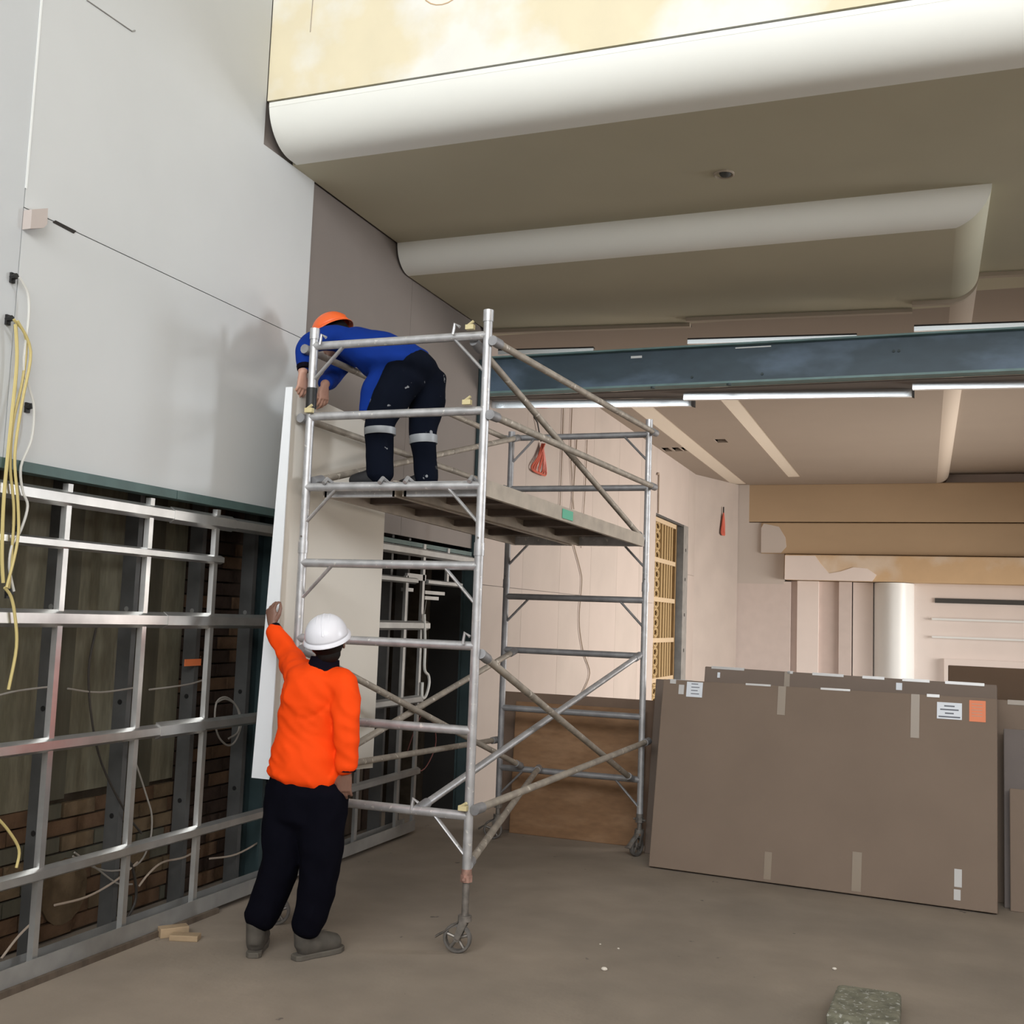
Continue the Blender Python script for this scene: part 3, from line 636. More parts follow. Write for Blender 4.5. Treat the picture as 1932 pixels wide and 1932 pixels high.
bx('clear_tape', 1.38, 1.42, 1.36, 1.41, -.004, 0, 'paper'); bx('clear_tape', .10, .12, 1.36, 1.40, -.004, 0, 'paper'); bx('tape', .60, .64, 1.2, 1.44, -.003, 0, 'tape')
th, bx, L = leanbox('flat_pack_box', 'cardboard flat pack whose end shows at left behind the front pack', (1.835, 8.27), (3.9, 8.14), 1.325, .08, math.radians(9), 'card2')
bx('clear_tape', .10, .30, 1.312, 1.329, -.003, .04, 'tape_clear')
th, bx, L = leanbox('flat_pack_box', 'cardboard flat pack at the right edge behind the grey sheet', (4.05, 8.02), (6.1, 7.87), 1.33, .09, math.radians(10), 'card')
bx('clear_tape', .30, .42, 1.30, 1.332, -.003, .03, 'tape')
leanbox('brown_board', 'dark brown board standing highest at the right edge of the stack', (3.98, 8.30), (6.2, 8.17), 1.54, .03, math.radians(9), 'card_brown', 'board')
leanbox('grey_sheet', 'plain grey sheet leaning between the packs at right', (4.315, 7.872), (6.1, 7.74), 1.145, .012, math.radians(10), 'grey_sheet', 'sheet')
leanbox('flat_pack_box', 'low cardboard pack standing at the right edge of the stack', (4.345, 7.80), (6.1, 7.67), .765, .05, math.radians(8), 'card')
# plywood behind the tower
leanbox('plywood_sheet', 'brown plywood sheet leaning behind the scaffold', (.66, 8.455), (1.76, 8.455), 1.06, .018, math.radians(3), 'ply', 'plywood')
leanbox('plywood_sheet', 'greyer plywood sheet standing behind the brown sheet', (.50, 8.55), (1.86, 8.55), 1.13, .018, math.radians(2.5), 'ply_grey', 'plywood')

# ================================================================== SMALL THINGS ON THE FLOOR
bk = thing('paving_block', 'mossy grey concrete block on the floor at the lower right', 'block', (3.57, 5.4, 0))
o = obj('body', MB().prism([(3.435, 5.08), (3.735, 5.10), (3.735, 5.50), (3.72, 5.53), (3.47, 5.52), (3.45, 5.50)], 0, .085, fz), 'concrete_block', bk, bevel=.012)
for i, (x, y, L_, a, tz, lab) in enumerate(((.10, 4.93, .15, .9, .05, 'upright timber offcut against the bottom track'), (.20, 4.90, .15, .35, .03, 'flat timber offcut on the floor by the bottom track'))):
    m_ = Matrix.Translation((x, y, 0)) @ Matrix.Rotation(a, 4, 'Z')
    tag(obj('timber_offcut', MB().box(-L_/2, L_/2, -.035, .035, 0, tz, m_), 'wood', bevel=.004), lab, 'offcut', 'timber offcuts by the bottom track')
for (x, y, r, lab) in ((3.40, 6.02, .012, 'larger plaster chip on the floor beyond the block'), (2.33, 5.45, .017, 'pale plaster chip nearest the camera on the open floor'), (2.30, 5.83, .007, 'tiny chip on the floor, left of a pair of specks'), (2.19, 5.86, .006, 'tiny pale speck of plaster on mid floor')):
    tag(obj('plaster_chip', MB().ball((x, y, r*.5), (r, r*.8, r*.55), nu=7, nv=5), 'chip'), lab, 'chip', 'plaster chips on the floor')

# ================================================================== CABLES
GRP = {'yellow_cable': 'yellow cables at the left edge', 'wire': 'loose wires on the walls and framing'}
def cable(name, label, pts, r, m, cat='cable', group=None, n=5):
    group = group or GRP.get(name)
    return tag(obj(name, MB().tube(smooth_path(pts, n), r, 7), m, smooth=True), label, cat, group)
X = lambda x, L_: [(x, y, z) for y, z in L_]
cable('yellow_cable', 'yellow cable from the upper wall hole down the left edge', X(.045, [(3.595, 2.990), (3.60, 2.985), (3.671, 2.923), (3.67, 2.727), (3.636, 2.527), (3.641, 2.337), (3.681, 2.151), (3.689, 1.961), (3.688, 1.796)]), .0065, 'yellow_cable')
cable('yellow_cable', 'second yellow cable beside the first at the left edge', X(.062, [(3.598, 2.985), (3.687, 2.866), (3.662, 2.629), (3.645, 2.385), (3.685, 2.175), (3.70, 2.009), (3.66, 1.8)]), .0065, 'yellow_cable')
cable('yellow_cable', 'third yellow cable hanging straight at the left edge', X(.05, [(3.60, 2.97), (3.625, 2.8), (3.62, 2.5), (3.615, 2.2), (3.63, 1.95), (3.65, 1.82)]), .008, 'yellow_cable')
cable('yellow_cable', 'yellow cable loop below the black clip', X(.05, [(3.66, 1.80), (3.70, 1.76), (3.73, 1.679), (3.754, 1.538), (3.728, 1.351)]), .007, 'yellow_cable')
cable('yellow_cable', 'short yellow cable tail low at the left edge', X(.05, [(3.72, .80), (3.793, .73), (3.862, .637), (3.855, .558)]), .0065, 'yellow_cable')
cable('white_cable', 'white cable looping down the left edge through black clips', X(.045, [(3.604, 3.186), (3.659, 3.129), (3.676, 3.023), (3.669, 2.8), (3.709, 2.711), (3.749, 2.621), (3.749, 2.474), (3.701, 2.345), (3.721, 2.239), (3.758, 2.171), (3.73, 2.06), (3.687, 1.985), (3.682, 1.89), (3.719, 1.785)]), .006, 'white_cable')
for (y, z, lab) in ((3.604, 3.19, 'topmost black wall clip holding the white cable'), (3.598, 2.995, 'black clip where the yellow cables leave the wall'), (3.749, 2.626, 'lone black clip right of the cables on the white wall'), (3.73, 2.065, 'black clip on the white cable in the open framing'), (3.723, 1.778, 'lowest black clip on the white cable')):
    tag(obj('cable_clip', MB().tube([(.0, y, z), (.030, y, z+.004)], .014, 8).box(.0, .012, y-.012, y+.012, z-.026, z+.020), 'black', smooth=True), lab, 'clip', 'black cable clips')
tb = thing('board_tab', 'square plasterboard tab sticking out from the white wall joint', 'tab', (0, 3.68, 3.49))
obj('plate', MB().prism([(3.640, 3.425), (3.715, 3.455), (3.735, 3.48), (3.732, 3.555), (3.640, 3.515)], .0, .05, fx), 'tab', tb)
B_ = -.14
for i, (pts, r, m, lab) in enumerate((
    ([(4.459, 1.629), (4.425, 1.413), (4.469, 1.169), (4.571, .917), (4.777, .644), (4.916, .51)], .006, 'dark_cable', 'dark cable curving down behind the framing'),
    ([(3.7, 1.27), (3.924, 1.318), (4.218, 1.334)], .005, 'grey_cable', 'grey wire crossing the leftmost framing bay'),
    ([(4.289, 1.318), (4.513, 1.288), (4.792, 1.30), (4.833, 1.306)], .005, 'grey_cable', 'grey wire crossing the second framing bay'),
    ([(4.90, 1.283), (5.24, 1.297), (5.424, 1.327)], .005, 'grey_cable', 'grey wire crossing the third framing bay at mid height'),
    ([(5.512, 1.175), (5.604, 1.192), (5.717, 1.146), (5.783, 1.044), (5.739, .934), (5.66, .909), (5.565, .965), (5.513, 1.064), (5.52, 1.18), (5.62, 1.20), (5.74, 1.12), (5.76, .99), (5.66, .95)], .006, 'grey_cable', 'coiled wire loop hanging against the dark brick'),
    ([(4.411, .483), (4.647, .366), (4.89, .346), (4.987, .441), (4.994, .583), (4.938, .705), (4.80, .95)], .005, 'grey_cable', 'long looped wire low in the second framing bay'),
    ([(4.311, .268), (4.526, .259), (4.733, .295), (4.90, .36)], .006, 'tan_cable', 'tan wire near the floor in the second framing bay'),
    ([(4.924, .227), (5.0, .28), (5.11, .318), (5.30, .31), (5.439, .335)], .006, 'tan_cable', 'tan wire near the floor in the third framing bay'),
    ([(5.545, .256), (5.812, .231), (6.10, .27), (6.214, .30)], .006, 'tan_cable', 'tan wire near the floor beside the standing worker'),
    ([(4.75, .0), (4.90, .14), (4.88, .30), (4.80, .42)], .008, 'dark_cable', 'black lead rising from the floor in the framing'),
    ([(4.42, .50), (4.60, .38), (4.75, .28), (4.87, .25)], .005, 'grey_cable', 'straight grey wire crossing the loop in the second bay'),
    ([(4.0, .1), (4.1, .18), (4.22, .24)], .006, 'tan_cable', 'short tan wire near the floor in the first bay'))):
    cable('wire', lab, X(B_, pts), r, m, 'wire')
cable('wire', 'dark wire hanging behind the top of the second bay', X(-.3, [(4.98, 2.4), (4.97, 2.0), (4.93, 1.6), (4.94, 1.2)]), .005, 'dark_cable', 'wire')
cable('wire', 'white wire coil hanging on the doorway framing', X(.03, [(8.0, 1.75), (8.04, 1.5), (8.05, 1.306), (8.13, 1.25), (8.15, 1.18), (8.10, 1.09), (8.03, 1.08), (8.02, 1.2)]), .012, 'white_cable', 'wire')
cable('wire', 'thin wire dropping into the dark doorway', X(-.05, [(8.20, 1.9), (8.15, 1.7), (8.10, 1.5)]), .005, 'grey_cable', 'wire')
cable('red_cable', 'faint red wire loop low in the dark doorway', X(-.12, [(8.10, .62), (8.25, .82), (8.40, .92), (8.6, .80), (8.65, .62), (8.45, .45), (8.2, .46)]), .005, 'red_dim')
cable('wire', 'long thin wire wandering down the far plasterboard wall', X(.02, [(11.96, 3.85), (11.90, 3.3), (11.857, 2.779), (12.25, 2.35), (12.33, 2.187), (12.27, 1.747), (12.45, 1.4), (12.767, 1.108), (12.465, .868)]), .008, 'tan_cable', 'wire')
cable('wire', 'straight wire beside the red coil near the ceiling', X(.02, [(11.42, 4.40), (11.43, 3.70), (11.42, 3.0)]), .007, 'tan_cable', 'wire')
cable('wire', 'paired wire near the ceiling on the far wall', X(.02, [(11.753, 4.40), (11.744, 3.691), (11.93, 3.03)]), .007, 'tan_cable', 'wire')
cable('wire', 'rightmost thin wire on the wall behind the scaffold', X(.02, [(12.37, 3.92), (12.35, 3.3), (12.25, 2.6)]), .006, 'tan_cable', 'wire')
cable('wire', 'thin conduit running up above the lattice door', X(.02, [(16.05, 4.0), (16.15, 4.03), (16.16, 3.9), (16.18, 3.42)]), .014, 'tan_cable', 'wire')
rc = thing('red_cable_coil', 'coiled red cable hanging on the wall behind the scaffold', 'cable', (.03, 10.65, 3.3), 'red cable coils')
obj('hook', MB().tube([(.0, 10.5, 3.86), (.03, 10.55, 3.80), (.03, 10.68, 3.62)], .008, 6), 'black', rc, smooth=True)
for k, (a, b) in enumerate(((-.20, .10), (-.08, .16), (.02, .22), (-.14, .0))):
    obj('loop', MB().tube(smooth_path([(.03+.01*k, 10.72, 3.60), (.04, 10.68+a*.5, 3.44), (.03, 10.62+a, 3.30), (.04, 10.66+(a+b)/2, 3.27), (.03, 10.66+b, 3.31), (.04, 10.71+b*.4, 3.45), (.03, 10.72, 3.60)]), .010, 6), 'red_cable', rc, smooth=True)
rc = thing('red_cable_coil', 'small dark red cable bunch hanging in the far left corner', 'cable', (.34, 20.0, 3.7), 'red cable coils')
def _c(x, z): return V((.347+(x-.16)*.327, 19.985+(x-.16)*.945, z-.13))
obj('hook', MB().tube([_c(.16, 4.06), _c(.16, 3.94)], .012, 6), 'black', rc, smooth=True)
for k in range(4):
    obj('loop', MB().tube(smooth_path([_c(.16, 3.95), _c(.12+.02*k, 3.75), _c(.09+.03*k, 3.58), _c(.15+.02*k, 3.54), _c(.21, 3.6), _c(.17+.01*k, 3.78), _c(.16, 3.95)]), .014, 6), 'red_cable', rc, smooth=True)

# ================================================================== PEOPLE
def fuse(name, mb, voxel, smooth_it=4, wrinkle=None, decim=None):
    """voxel fuse of overlapping closed tubes into one continuous surface"""
    me = mb.mesh(name+'_raw'); o = bpy.data.objects.new(name+'_raw', me); COL.objects.link(o)
    r = o.modifiers.new('r', 'REMESH'); r.mode = 'VOXEL'; r.voxel_size = voxel; r.use_smooth_shade = True
    s = o.modifiers.new('s', 'SMOOTH'); s.factor = .5; s.iterations = smooth_it
    dg = bpy.context.evaluated_depsgraph_get(); dg.update()
    out = bpy.data.meshes.new_from_object(o.evaluated_get(dg)); out.name = name
    bpy.data.objects.remove(o); bpy.data.meshes.remove(me)
    if wrinkle:
        bm = bmesh.new(); bm.from_mesh(out); bm.normal_update()
        for v in bm.verts: v.co = v.co+v.normal*wrinkle(v.co)
        bmesh.ops.smooth_vert(bm, verts=bm.verts, factor=.4, use_axis_x=True, use_axis_y=True, use_axis_z=True)
        bm.to_mesh(out); bm.free()
    out.polygons.foreach_set('use_smooth', [True]*len(out.polygons)); return out
def limb(mb, pts, rad, n=16, side=None, sub=4):
    """smooth tapering limb with rounded ends"""
    P_ = smooth_path(pts, sub); R_ = []
    rr = [(r if isinstance(r, tuple) else (r, r)) for r in rad]
    for i in range(len(rr)-1):
        for j in range(sub):
            t = j/sub; t = t*t*(3-2*t); R_.append((rr[i][0]*(1-t)+rr[i+1][0]*t, rr[i][1]*(1-t)+rr[i+1][1]*t))
    R_.append(rr[-1])
    d0 = (P_[0]-P_[1]).normalized(); d1 = (P_[-1]-P_[-2]).normalized()
    a, b = R_[0]; c, d = R_[-1]
    P_ = [P_[0]+d0*min(a, b)*.5]+P_+[P_[-1]+d1*min(c, d)*.5]; R_ = [(a*.55, b*.55)]+R_+[(c*.55, d*.55)]
    return mb.tube(P_, R_, n, side=side)
def frame_mat(fwd, upv):
    f = V(fwd).normalized(); r = f.cross(V(upv)).normalized(); u = r.cross(f)
    return Matrix(((r.x, f.x, u.x), (r.y, f.y, u.y), (r.z, f.z, u.z)))     # columns: right, forward, up
def head(mb, c, R_):
    """head about centre c: columns of R_ are right, forward, up"""
    c = V(c); W = lambda x, y, z: c+R_ @ V((x, y, z))
    mb.ball(c+R_ @ V((0, -.012, .030)), (.074, .094, .088), R_, 20, 16)
    mb.ball(W(0, .022, -.045), (.058, .070, .075), R_, 18, 14)
    mb.ball(W(0, .055, -.095), (.030, .030, .022), R_, 12, 8)                       # chin
    mb.tube([W(0, .082, .012), W(0, .098, -.012), W(0, .110, -.034), W(0, .096, -.044)], [(.010, .010), (.012, .012), (.017, .013), (.012, .008)], 10, side=R_ @ V((1, 0, 0)))   # nose
    mb.tube([W(-.045, .080, .030), W(0, .092, .034), W(.045, .080, .030)], .011, 8)   # brow
    mb.tube([W(-.024, .083, -.066), W(0, .092, -.064), W(.024, .083, -.066)], .0085, 8)   # lips
    mb.tube([W(-.022, .082, -.076), W(0, .090, -.077), W(.022, .082, -.076)], .0085, 8)
    for s in (-1, 1):
        mb.ball(W(s*.078, -.005, -.012), (.010, .020, .032), R_, 10, 8)             # ear
def hand(mb, wrist, R_, spread, curls, thumb, s=1.0, mirror=1):
    """palm and five fingers. R_: columns across (towards thumb side), along (wrist to fingers), out of the palm"""
    w0 = V(wrist); W = lambda x, y, z: w0+R_ @ V((x*mirror*s, y*s, z*s))
    sd = R_ @ V((1, 0, 0))
    mb.tube([W(0, -.01, 0), W(0, .02, 0), W(.003, .055, .002), W(.0, .088, 0)], [(.026*s, .019*s), (.033*s, .017*s), (.040*s, .016*s), (.037*s, .012*s)], 14, side=sd)
    xs = (.030, .010, -.010, -.029); ln = (.070, .078, .073, .057)
    for i in range(4):
        a = spread*(1.5-i)/1.5; p = V((xs[i], .082-.004*abs(i-1), 0)); pts = [p]; ang = 0; L_ = ln[i]
        for k, fr_ in enumerate((.45, .32, .23)):
            ang += curls[i]*(.7 if k == 0 else 1.0)
            d = V((math.sin(a)*math.cos(ang), math.cos(a)*math.cos(ang), math.sin(ang))); p = p+d*L_*fr_; pts.append(p)
        mb.tube([W(*q) for q in pts], [.0092*s, .0088*s, .0082*s, .0062*s], 10)
        mb.ball(W(*pts[-1]), (.0066*s,)*3, None, 8, 6)
    t0 = V((.026, .020, .004)); pts = [t0]
    for k, (dx, dy, dz) in enumerate(thumb): t0 = t0+V((dx, dy, dz)); pts.append(t0)
    mb.tube([W(*q) for q in pts], [.014*s, .0115*s, .0100*s, .0075*s][:len(pts)], 10)
    mb.ball(W(*pts[-1]), (.0078*s,)*3, None, 8, 6)
def fold(seed, amp, f1=9.0, axis=None):
    o_ = V((seed*3.1, seed*1.7, seed*5.3))
    def w_(c):
        q = V((c.x*f1, c.y*f1, c.z*f1*.75))+o_
        a = noise.noise(q); b = noise.noise(q*2.3)
        return amp*((1-abs(a)*2.2)*.7+b*.45)
    return w_
def helmet(parent, c, R_, m, k=1.0):
    """safety helmet shell, brim and ridges about head centre"""
    c = V(c); W = lambda x, y, z: c+R_ @ V((x*k, y*k, z*k))
    mb = MB(); n = 32; nv = 12; vs = []; fs = []
    for i in range(nv+1):
        ph = math.pi/2*i/nv
        for j in range(n):
            th = 2*math.pi*j/n; q = math.cos(ph)**.85
            vs.append(W(.118*q*math.cos(th), .136*q*math.sin(th)-.005, .030+.118*math.sin(ph)))
    for i in range(nv):
        for j in range(n): fs.append((i*n+j, i*n+(j+1) % n, (i+1)*n+(j+1) % n, (i+1)*n+j))
    sh = obj('hard_hat', mb.add(vs, fs), m, parent, smooth=True)
    sm = sh.modifiers.new('thick', 'SOLIDIFY'); sm.thickness = .004
    mb = MB(); vs = []; fs = []
    for j in range(n):
        th = 2*math.pi*j/n; ex = .012+(.040 if math.sin(th) > 0 else .004)*abs(math.sin(th))**2
        for k_, (e_, z_) in enumerate(((-.004, .034), (ex*.5, .026), (ex, .016), (ex, .011), (ex*.5, .020), (-.004, .028))):
            vs.append(W((.118+e_)*math.cos(th), (.136+e_)*math.sin(th)-.005, z_))
    for j in range(n):
        for q in range(6): fs.append((j*6+q, ((j+1) % n)*6+q, ((j+1) % n)*6+(q+1) % 6, j*6+(q+1) % 6))
    obj('brim', mb.add(vs, fs), m, sh, smooth=True)
    for x in (-.030, 0, .030):
        pts = [W(x, .136*math.cos(a)*(.93 if x else 1)-.005, .030+(.119 if not x else .115)*math.sin(a)) for a in [math.pi*(.12+.76*t/14) for t in range(15)]]
        obj('ridge', MB().tube(pts, [(.008, .004)]*15, 8, side=R_ @ V((1, 0, 0))), m, sh, smooth=True)
    return sh
def boot(parent, heel, ang, m, ms, L_=.285, k=1.0):
    d = V((math.cos(ang), math.sin(ang), 0)); r = V((d.y, -d.x, 0)); h = V(heel)
    W = lambda a, z, x=0: h+d*(a*k)+V((0, 0, z*k))+r*(x*k)
    mb = MB()
    limb(mb, [W(.045, .058), W(.10, .066), W(.17, .056), W(.235, .046)], [(.044*k, .054*k), (.045*k, .062*k), (.050*k, .050*k), (.046*k, .040*k)], 14, side=r)
    limb(mb, [W(.062, .06), W(.058, .11), W(.052, .17)], [(.045*k, .055*k), (.047*k, .055*k), (.050*k, .058*k)], 14, side=r)
    b = link('boot', fuse('boot', mb, .009, 4), m, parent)
    sole = [(-.0, .022), (.0, -.022), (.02, -.036), (.09, -.034), (.17, -.046), (.24, -.044), (.275, -.022), (.282, 0), (.275, .022), (.24, .044), (.17, .046), (.09, .034), (.02, .036)]
    obj('sole', MB().prism([(p*L_/.285, q) for p, q in sole], 0, .026, lambda p, q, t: W(p, t, q)), ms, b, bevel=.005)
    return b
def trousers(parent, hips, legs, waist, m, wr=.010, extra=None):
    mb = MB()
    limb(mb, waist[0], waist[1], 20, side=waist[2])
    for pts, rad in legs: limb(mb, pts, rad, 16)
    if extra: extra(mb)
    return link('trousers', fuse('trousers', mb, .013, 4, fold(2, wr, 8.0)), m, parent)

# ---------------- worker on the floor: orange jacket, white hard hat, back to the camera
wa = thing('person', 'standing person in orange hi-vis jacket and white hard hat, reaching up', 'person', (.85, 4.9, 0), 'workers lifting the panel')
sA = V((.97, .24, 0)).normalized()
hA = V((.945, 4.935, 1.585)); RA = frame_mat((-.42, .88, .34), (-.05, -.30, .95))
LW = V((.440, 5.185, 1.655)); RW = V((1.130, 4.865, .945))
b = MB()
limb(b, [(.885, 4.90, .80), (.878, 4.91, 1.0), (.875, 4.92, 1.12), (.89, 4.92, 1.28), (.915, 4.92, 1.40), (.93, 4.925, 1.46)], [(.145, .10), (.135, .09), (.125, .085), (.15, .095), (.13, .085), (.06, .055)], 20, side=sA)
limb(b, [(.932, 4.93, 1.42), (.938, 4.93, 1.50), (.945, 4.935, 1.56)], [.056, .053, .055], 14)
head(b, hA, RA)
limb(b, [(.80, 4.93, 1.395), (.77, 4.96, 1.405), (.61, 5.11, 1.485), (.54, 5.15, 1.555), LW], [.050, .050, .040, .037, .026], 14)
limb(b, [(1.03, 4.92, 1.40), (1.065, 4.91, 1.375), (1.110, 4.875, 1.14), (1.122, 4.87, 1.06), RW], [.050, .050, .040, .038, .026], 14)
for x0, pts in ((0, [(.81, 4.90, .85), (.775, 4.88, .50), (.745, 4.885, .42), (.668, 4.855, .12), (.666, 4.858, .06)]), (1, [(.97, 4.90, .85), (.985, 4.90, .50), (.985, 4.905, .42), (.912, 4.915, .12), (.912, 4.918, .06)])):
    limb(b, pts, [.085, .058, .054, .040, .036], 14)
# raised left hand gripping the near edge of the panel; lowered right hand, relaxed
fwdL = V((-.30, .12, .95)).normalized(); acrL = V((.93, -.2, .32)); acrL = (acrL-fwdL*acrL.dot(fwdL)).normalized(); outL = acrL.cross(fwdL)
RL = Matrix(((acrL.x, fwdL.x, outL.x), (acrL.y, fwdL.y, outL.y), (acrL.z, fwdL.z, outL.z)))
if outL.y < 0: outL = -outL; RL = Matrix(((acrL.x, fwdL.x, outL.x), (acrL.y, fwdL.y, outL.y), (acrL.z, fwdL.z, outL.z)))
hand(b, LW+fwdL*.005, RL, .16, (.55, .6, .65, .7), ((.026, .028, .006), (.010, .030, .006), (.0, .026, .004)), 1.02)
fwdR = V((-.14, .10, -.98)).normalized(); acrR = V((-.93, -.30, .1)); acrR = (acrR-fwdR*acrR.dot(fwdR)).normalized(); outR = V((-.36, .93, 0)); outR = (outR-fwdR*outR.dot(fwdR)-acrR*outR.dot(acrR)).normalized()
RRm = Matrix(((acrR.x, fwdR.x, outR.x), (acrR.y, fwdR.y, outR.y), (acrR.z, fwdR.z, outR.z)))
hand(b, RW+fwdR*.005, RRm, .16, (.30, .36, .44, .52), ((.020, .030, .008), (.006, .032, .008), (.0, .026, .006)), 1.02)
body = link('body', fuse('body', b, .0048, 3), 'skin_brown', wa)
for s in (-1, 1): obj('eye', MB().ball(hA+RA @ V((s*.030, .076, .012)), (.012, .010, .009), RA, 10, 8), 'eye', body, smooth=True)
obj('hair', MB().ball(hA+RA @ V((0, -.022, .012)), (.083, .092, .090), RA, 20, 14).ball(hA+RA @ V((0, -.050, -.045)), (.064, .058, .050), RA, 16, 10), 'hair', wa, smooth=True)
# jacket
b = MB()
limb(b, [(.885, 4.90, .895), (.882, 4.905, 1.0), (.878, 4.915, 1.13), (.895, 4.92, 1.28), (.915, 4.92, 1.385), (.93, 4.925, 1.45)], [(.205, .150), (.188, .138), (.165, .122), (.180, .128), (.172, .112), (.085, .072)], 24, side=sA)
limb(b, [(.83, 4.93, 1.375), (.775, 4.96, 1.405), (.70, 5.03, 1.44), (.61, 5.11, 1.490), (.54, 5.145, 1.555), (.455, 5.182, 1.635)], [.088, .082, .072, .062, .054, .043], 16)
limb(b, [(.99, 4.92, 1.37), (1.065, 4.91, 1.370), (1.100, 4.885, 1.25), (1.112, 4.875, 1.14), (1.125, 4.868, 1.06), (1.130, 4.866, .965)], [.085, .076, .066, .062, .056, .048], 16)
b.ball((.905, 4.836, 1.315), (.13, .045, .11), Matrix.Rotation(.25, 3, 'Z'), 18, 12)         # hood pouch on the back
def jw(c):
    f_ = fold(1, .008, 8.5)(c)+.008*(1-2.2*abs(noise.noise(V((c.x*7+3, c.y*6, c.z*15+c.x*9)))))
    # seam of the flat hood: a shallow U across the shoulder blades
    u_ = (c.x-.905)/.14
    if c.y < 4.9 and abs(u_) < 1.1: f_ -= .007*math.exp(-((c.z-(1.205+.11*u_*u_))/.012)**2)
    return f_
jk = link('jacket', fuse('jacket', b, .012, 4, jw), 'orange', wa)
# slanting hem: shift the lower edge so it drops towards his right
for v in jk.data.vertices:
    if v.co.z < 1.0 and v.co.x < 1.06: v.co.z -= (1.0-v.co.z)/.15*(v.co.x-.88)*.20
obj('collar', MB().tube([(.928, 4.928, 1.435), (.934, 4.928, 1.475), (.936, 4.932, 1.505)], [(.098, .088), (.080, .076), (.074, .072)], 20, side=sA), 'navy_hem', jk, smooth=True)
dL = (V((.54, 5.145, 1.555))-V((.455, 5.182, 1.635))).normalized()
obj('cuff', MB().tube([V((.452, 5.183, 1.640))+dL*.020, V((.452, 5.183, 1.640))-dL*.008], [.042, .039], 14), 'navy_hem', jk, smooth=True)
obj('cuff', MB().tube([(1.130, 4.866, .985), (1.130, 4.865, .952)], [.050, .047], 14), 'navy_hem', jk, smooth=True)
trousers(wa, None, [
    ([(.79, 4.90, .84), (.775, 4.885, .62), (.765, 4.885, .46), (.708, 4.87, .26), (.672, 4.855, .175)], [.125, .112, .098, .088, .080]),
    ([(.985, 4.90, .84), (.99, 4.90, .62), (.985, 4.905, .46), (.955, 4.912, .26), (.915, 4.915, .155)], [.130, .115, .098, .088, .080])],
    ([(.885, 4.90, .70), (.885, 4.90, .84), (.885, 4.905, .98)], [(.185, .135), (.195, .140), (.165, .12)], sA), 'black_cloth')
boot(wa, (.690, 4.800, 0), math.radians(116), 'boot', 'boot_sole', k=1.1)
boot(wa, (.885, 4.862, 0), math.radians(66), 'boot', 'boot_sole', k=1.08)
helmet(wa, hA+RA @ V((0, -.008, .012)), RA, 'white_helmet', .95)
gl = obj('glasses_arm', MB().tube([hA+RA @ V((-.086, -.02, .012)), hA+RA @ V((-.088, .04, .012)), hA+RA @ V((-.075, .09, .010)), hA+RA @ V((-.03, .108, .008)), hA+RA @ V((.03, .108, .008))], .004, 6), 'galv', wa, smooth=True)

# ---------------- worker on the deck: bent over the guard rail, blue top, orange hard hat
ZD = 2.485
wb = thing('person', 'bending person in blue top and orange hard hat on the scaffold deck', 'person', (.85, 5.8, ZD), 'workers lifting the panel')
sB = V((0, 1, 0))
hB = V((.372, 5.775, 3.462)); RB = frame_mat((-.86, -.12, -.50), (-.40, .05, .85))
BW = V((.418, 5.380, 3.135)); BW2 = V((.45, 5.58, 3.11))
b = MB()
limb(b, [(.94, 5.80, 3.20), (.85, 5.80, 3.285), (.70, 5.80, 3.35), (.54, 5.79, 3.395), (.43, 5.785, 3.43)], [(.14, .11), (.13, .10), (.145, .105), (.14, .095), (.06, .055)], 20, side=sB)
limb(b, [(.46, 5.785, 3.42), (.40, 5.78, 3.445), (.355, 5.775, 3.465)], [.058, .054, .054], 14)
head(b, hB, RB)
limb(b, [(.49, 5.70, 3.40), (.45, 5.655, 3.415), (.392, 5.46, 3.315), (.40, 5.42, 3.24), BW], [.052, .052, .042, .038, .027], 14)
limb(b, [(.49, 5.88, 3.40), (.45, 5.93, 3.40), (.34, 5.86, 3.24), (.36, 5.80, 3.19), BW2], [.052, .052, .042, .038, .027], 14)
for pts in ([(.95, 5.72, 3.19), (.80, 5.685, 2.93), (.775, 5.685, 2.88), (.795, 5.69, 2.60), (.79, 5.69, 2.54)], [(1.0, 5.88, 3.19), (.965, 5.90, 2.91), (.96, 5.90, 2.84), (.995, 5.90, 2.60), (1.0, 5.90, 2.54)]):
    limb(b, pts, [.088, .060, .056, .042, .038], 14)
fw = V((.05, -.04, -1)).normalized(); ac = V((.25, .97, 0)); ac = (ac-fw*ac.dot(fw)).normalized(); ou = V((-.97, .25, 0)); ou = (ou-fw*ou.dot(fw)-ac*ou.dot(ac)).normalized()
RHm = Matrix(((ac.x, fw.x, ou.x), (ac.y, fw.y, ou.y), (ac.z, fw.z, ou.z)))
hand(b, BW+fw*.005, RHm, .12, (.55, .55, .6, .65), ((.022, .026, .010), (.004, .030, .012), (-.004, .024, .012)), 1.02)
hand(b, BW2+fw*.005, RHm, .12, (.4, .45, .5, .55), ((-.0, .026, .010), (.004, .030, .012), (-.004, .024, .012)), 1.02, mirror=-1)
body = link('body', fuse('body', b, .0048, 3), 'skin_fair', wb)
for s in (-1, 1): obj('eye', MB().ball(hB+RB @ V((s*.030, .076, .012)), (.012, .010, .009), RB, 10, 8), 'eye', body, smooth=True)
obj('hair', MB().ball(hB+RB @ V((0, -.022, .008)), (.083, .094, .092), RB, 20, 14).ball(hB+RB @ V((0, -.052, -.045)), (.064, .058, .055), RB, 16, 10), 'hair', wb, smooth=True)
b = MB()
limb(b, [(.93, 5.80, 3.215), (.84, 5.80, 3.265), (.70, 5.80, 3.325), (.56, 5.79, 3.385), (.45, 5.785, 3.425)], [(.180, .150), (.175, .150), (.182, .150), (.180, .120), (.095, .085)], 24, side=sB)
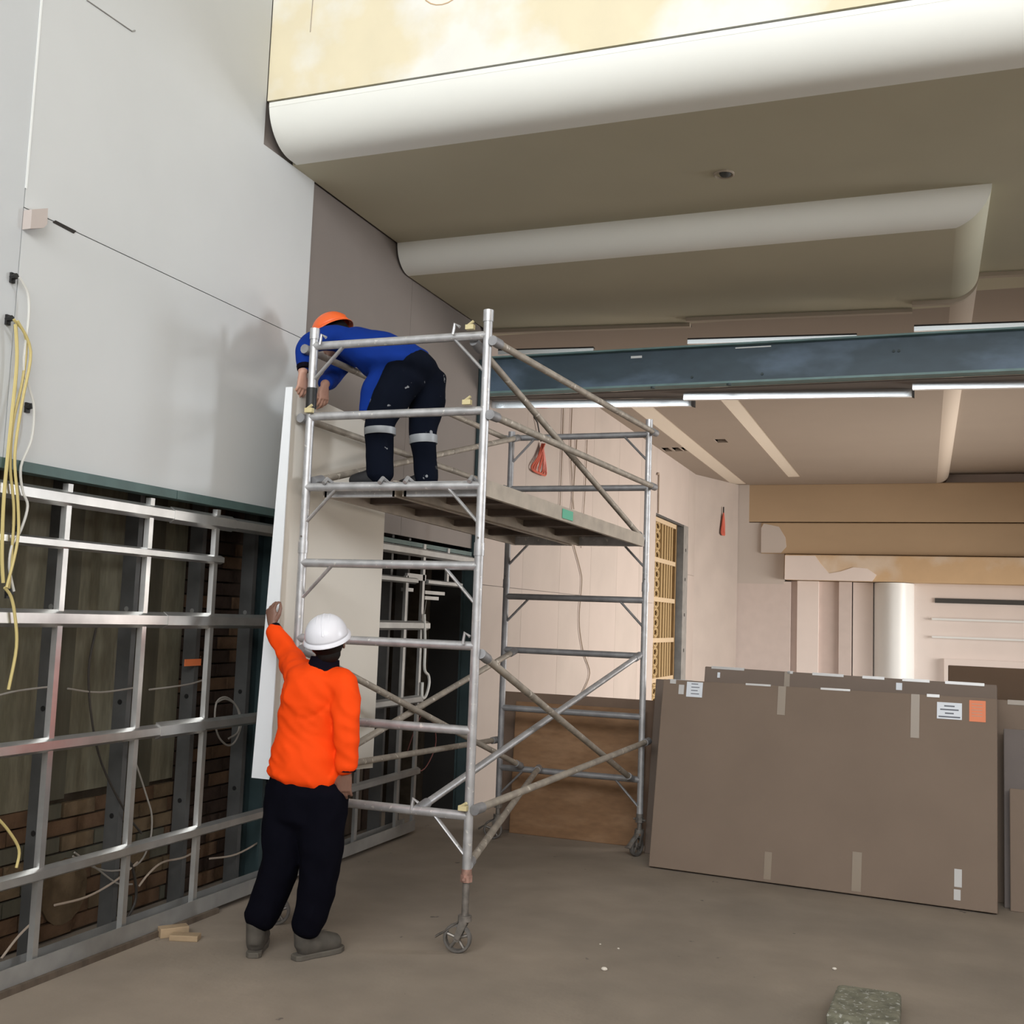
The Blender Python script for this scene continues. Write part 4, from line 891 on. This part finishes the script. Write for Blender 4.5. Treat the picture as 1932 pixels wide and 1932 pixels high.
limb(b, [(.55, 5.72, 3.38), (.46, 5.66, 3.415), (.398, 5.53, 3.365), (.390, 5.455, 3.305), (.400, 5.42, 3.235), (.421, 5.392, 3.175)], [.092, .080, .066, .060, .053, .046], 16)
limb(b, [(.55, 5.87, 3.38), (.45, 5.93, 3.395), (.355, 5.87, 3.27), (.36, 5.80, 3.195), (.43, 5.62, 3.125)], [.092, .078, .064, .056, .046], 16)
limb(b, [(.80, 5.70, 3.20), (.74, 5.68, 3.10), (.715, 5.67, 3.00), (.70, 5.66, 2.93)], [(.100, .075), (.085, .06), (.065, .04), (.050, .02)], 14, side=(1, 0, 0))      # loose front hanging down
jb = link('jumper', fuse('jumper', b, .012, 4, fold(5, .007, 7.5)), 'blue_cloth', wb)
obj('cuff', MB().tube([(.419, 5.394, 3.182), (.426, 5.388, 3.157)], [.047, .044], 14), 'navy_hem', jb, smooth=True)
obj('collar', MB().tube([(.455, 5.785, 3.425), (.415, 5.782, 3.445), (.395, 5.78, 3.455)], [(.092, .086), (.078, .076), (.072, .072)], 18, side=sB), 'navy_hem', jb, smooth=True)
tr = trousers(wb, None, [
    ([(.925, 5.71, 3.18), (.86, 5.69, 3.05), (.785, 5.685, 2.90), (.785, 5.69, 2.74), (.80, 5.69, 2.555)], [.130, .115, .092, .082, .080]),
    ([(.965, 5.89, 3.19), (.985, 5.90, 3.05), (.965, 5.90, 2.87), (.985, 5.90, 2.72), (1.01, 5.90, 2.555)], [.135, .112, .085, .074, .070])],
    ([(.85, 5.80, 3.25), (.94, 5.80, 3.225), (.965, 5.80, 3.18)], [(.165, .125), (.170, .135), (.160, .12)], sB), 'navy_cloth', .006)
obj('knee_band', MB().tube([(.785, 5.687, 2.850), (.787, 5.687, 2.808)], [.095, .094], 18), 'reflect', tr, smooth=True)
obj('knee_band', MB().tube([(.970, 5.90, 2.835), (.974, 5.90, 2.785)], [.088, .086], 18), 'reflect', tr, smooth=True)
boot(wb, (.86, 5.69, ZD), math.radians(183), 'boot_black', 'boot_black')
boot(wb, (1.07, 5.90, ZD-.005), math.radians(180), 'boot_black', 'boot_black')
helmet(wb, hB+RB @ V((0, -.004, .012)), RB, 'orange_helmet', .94)
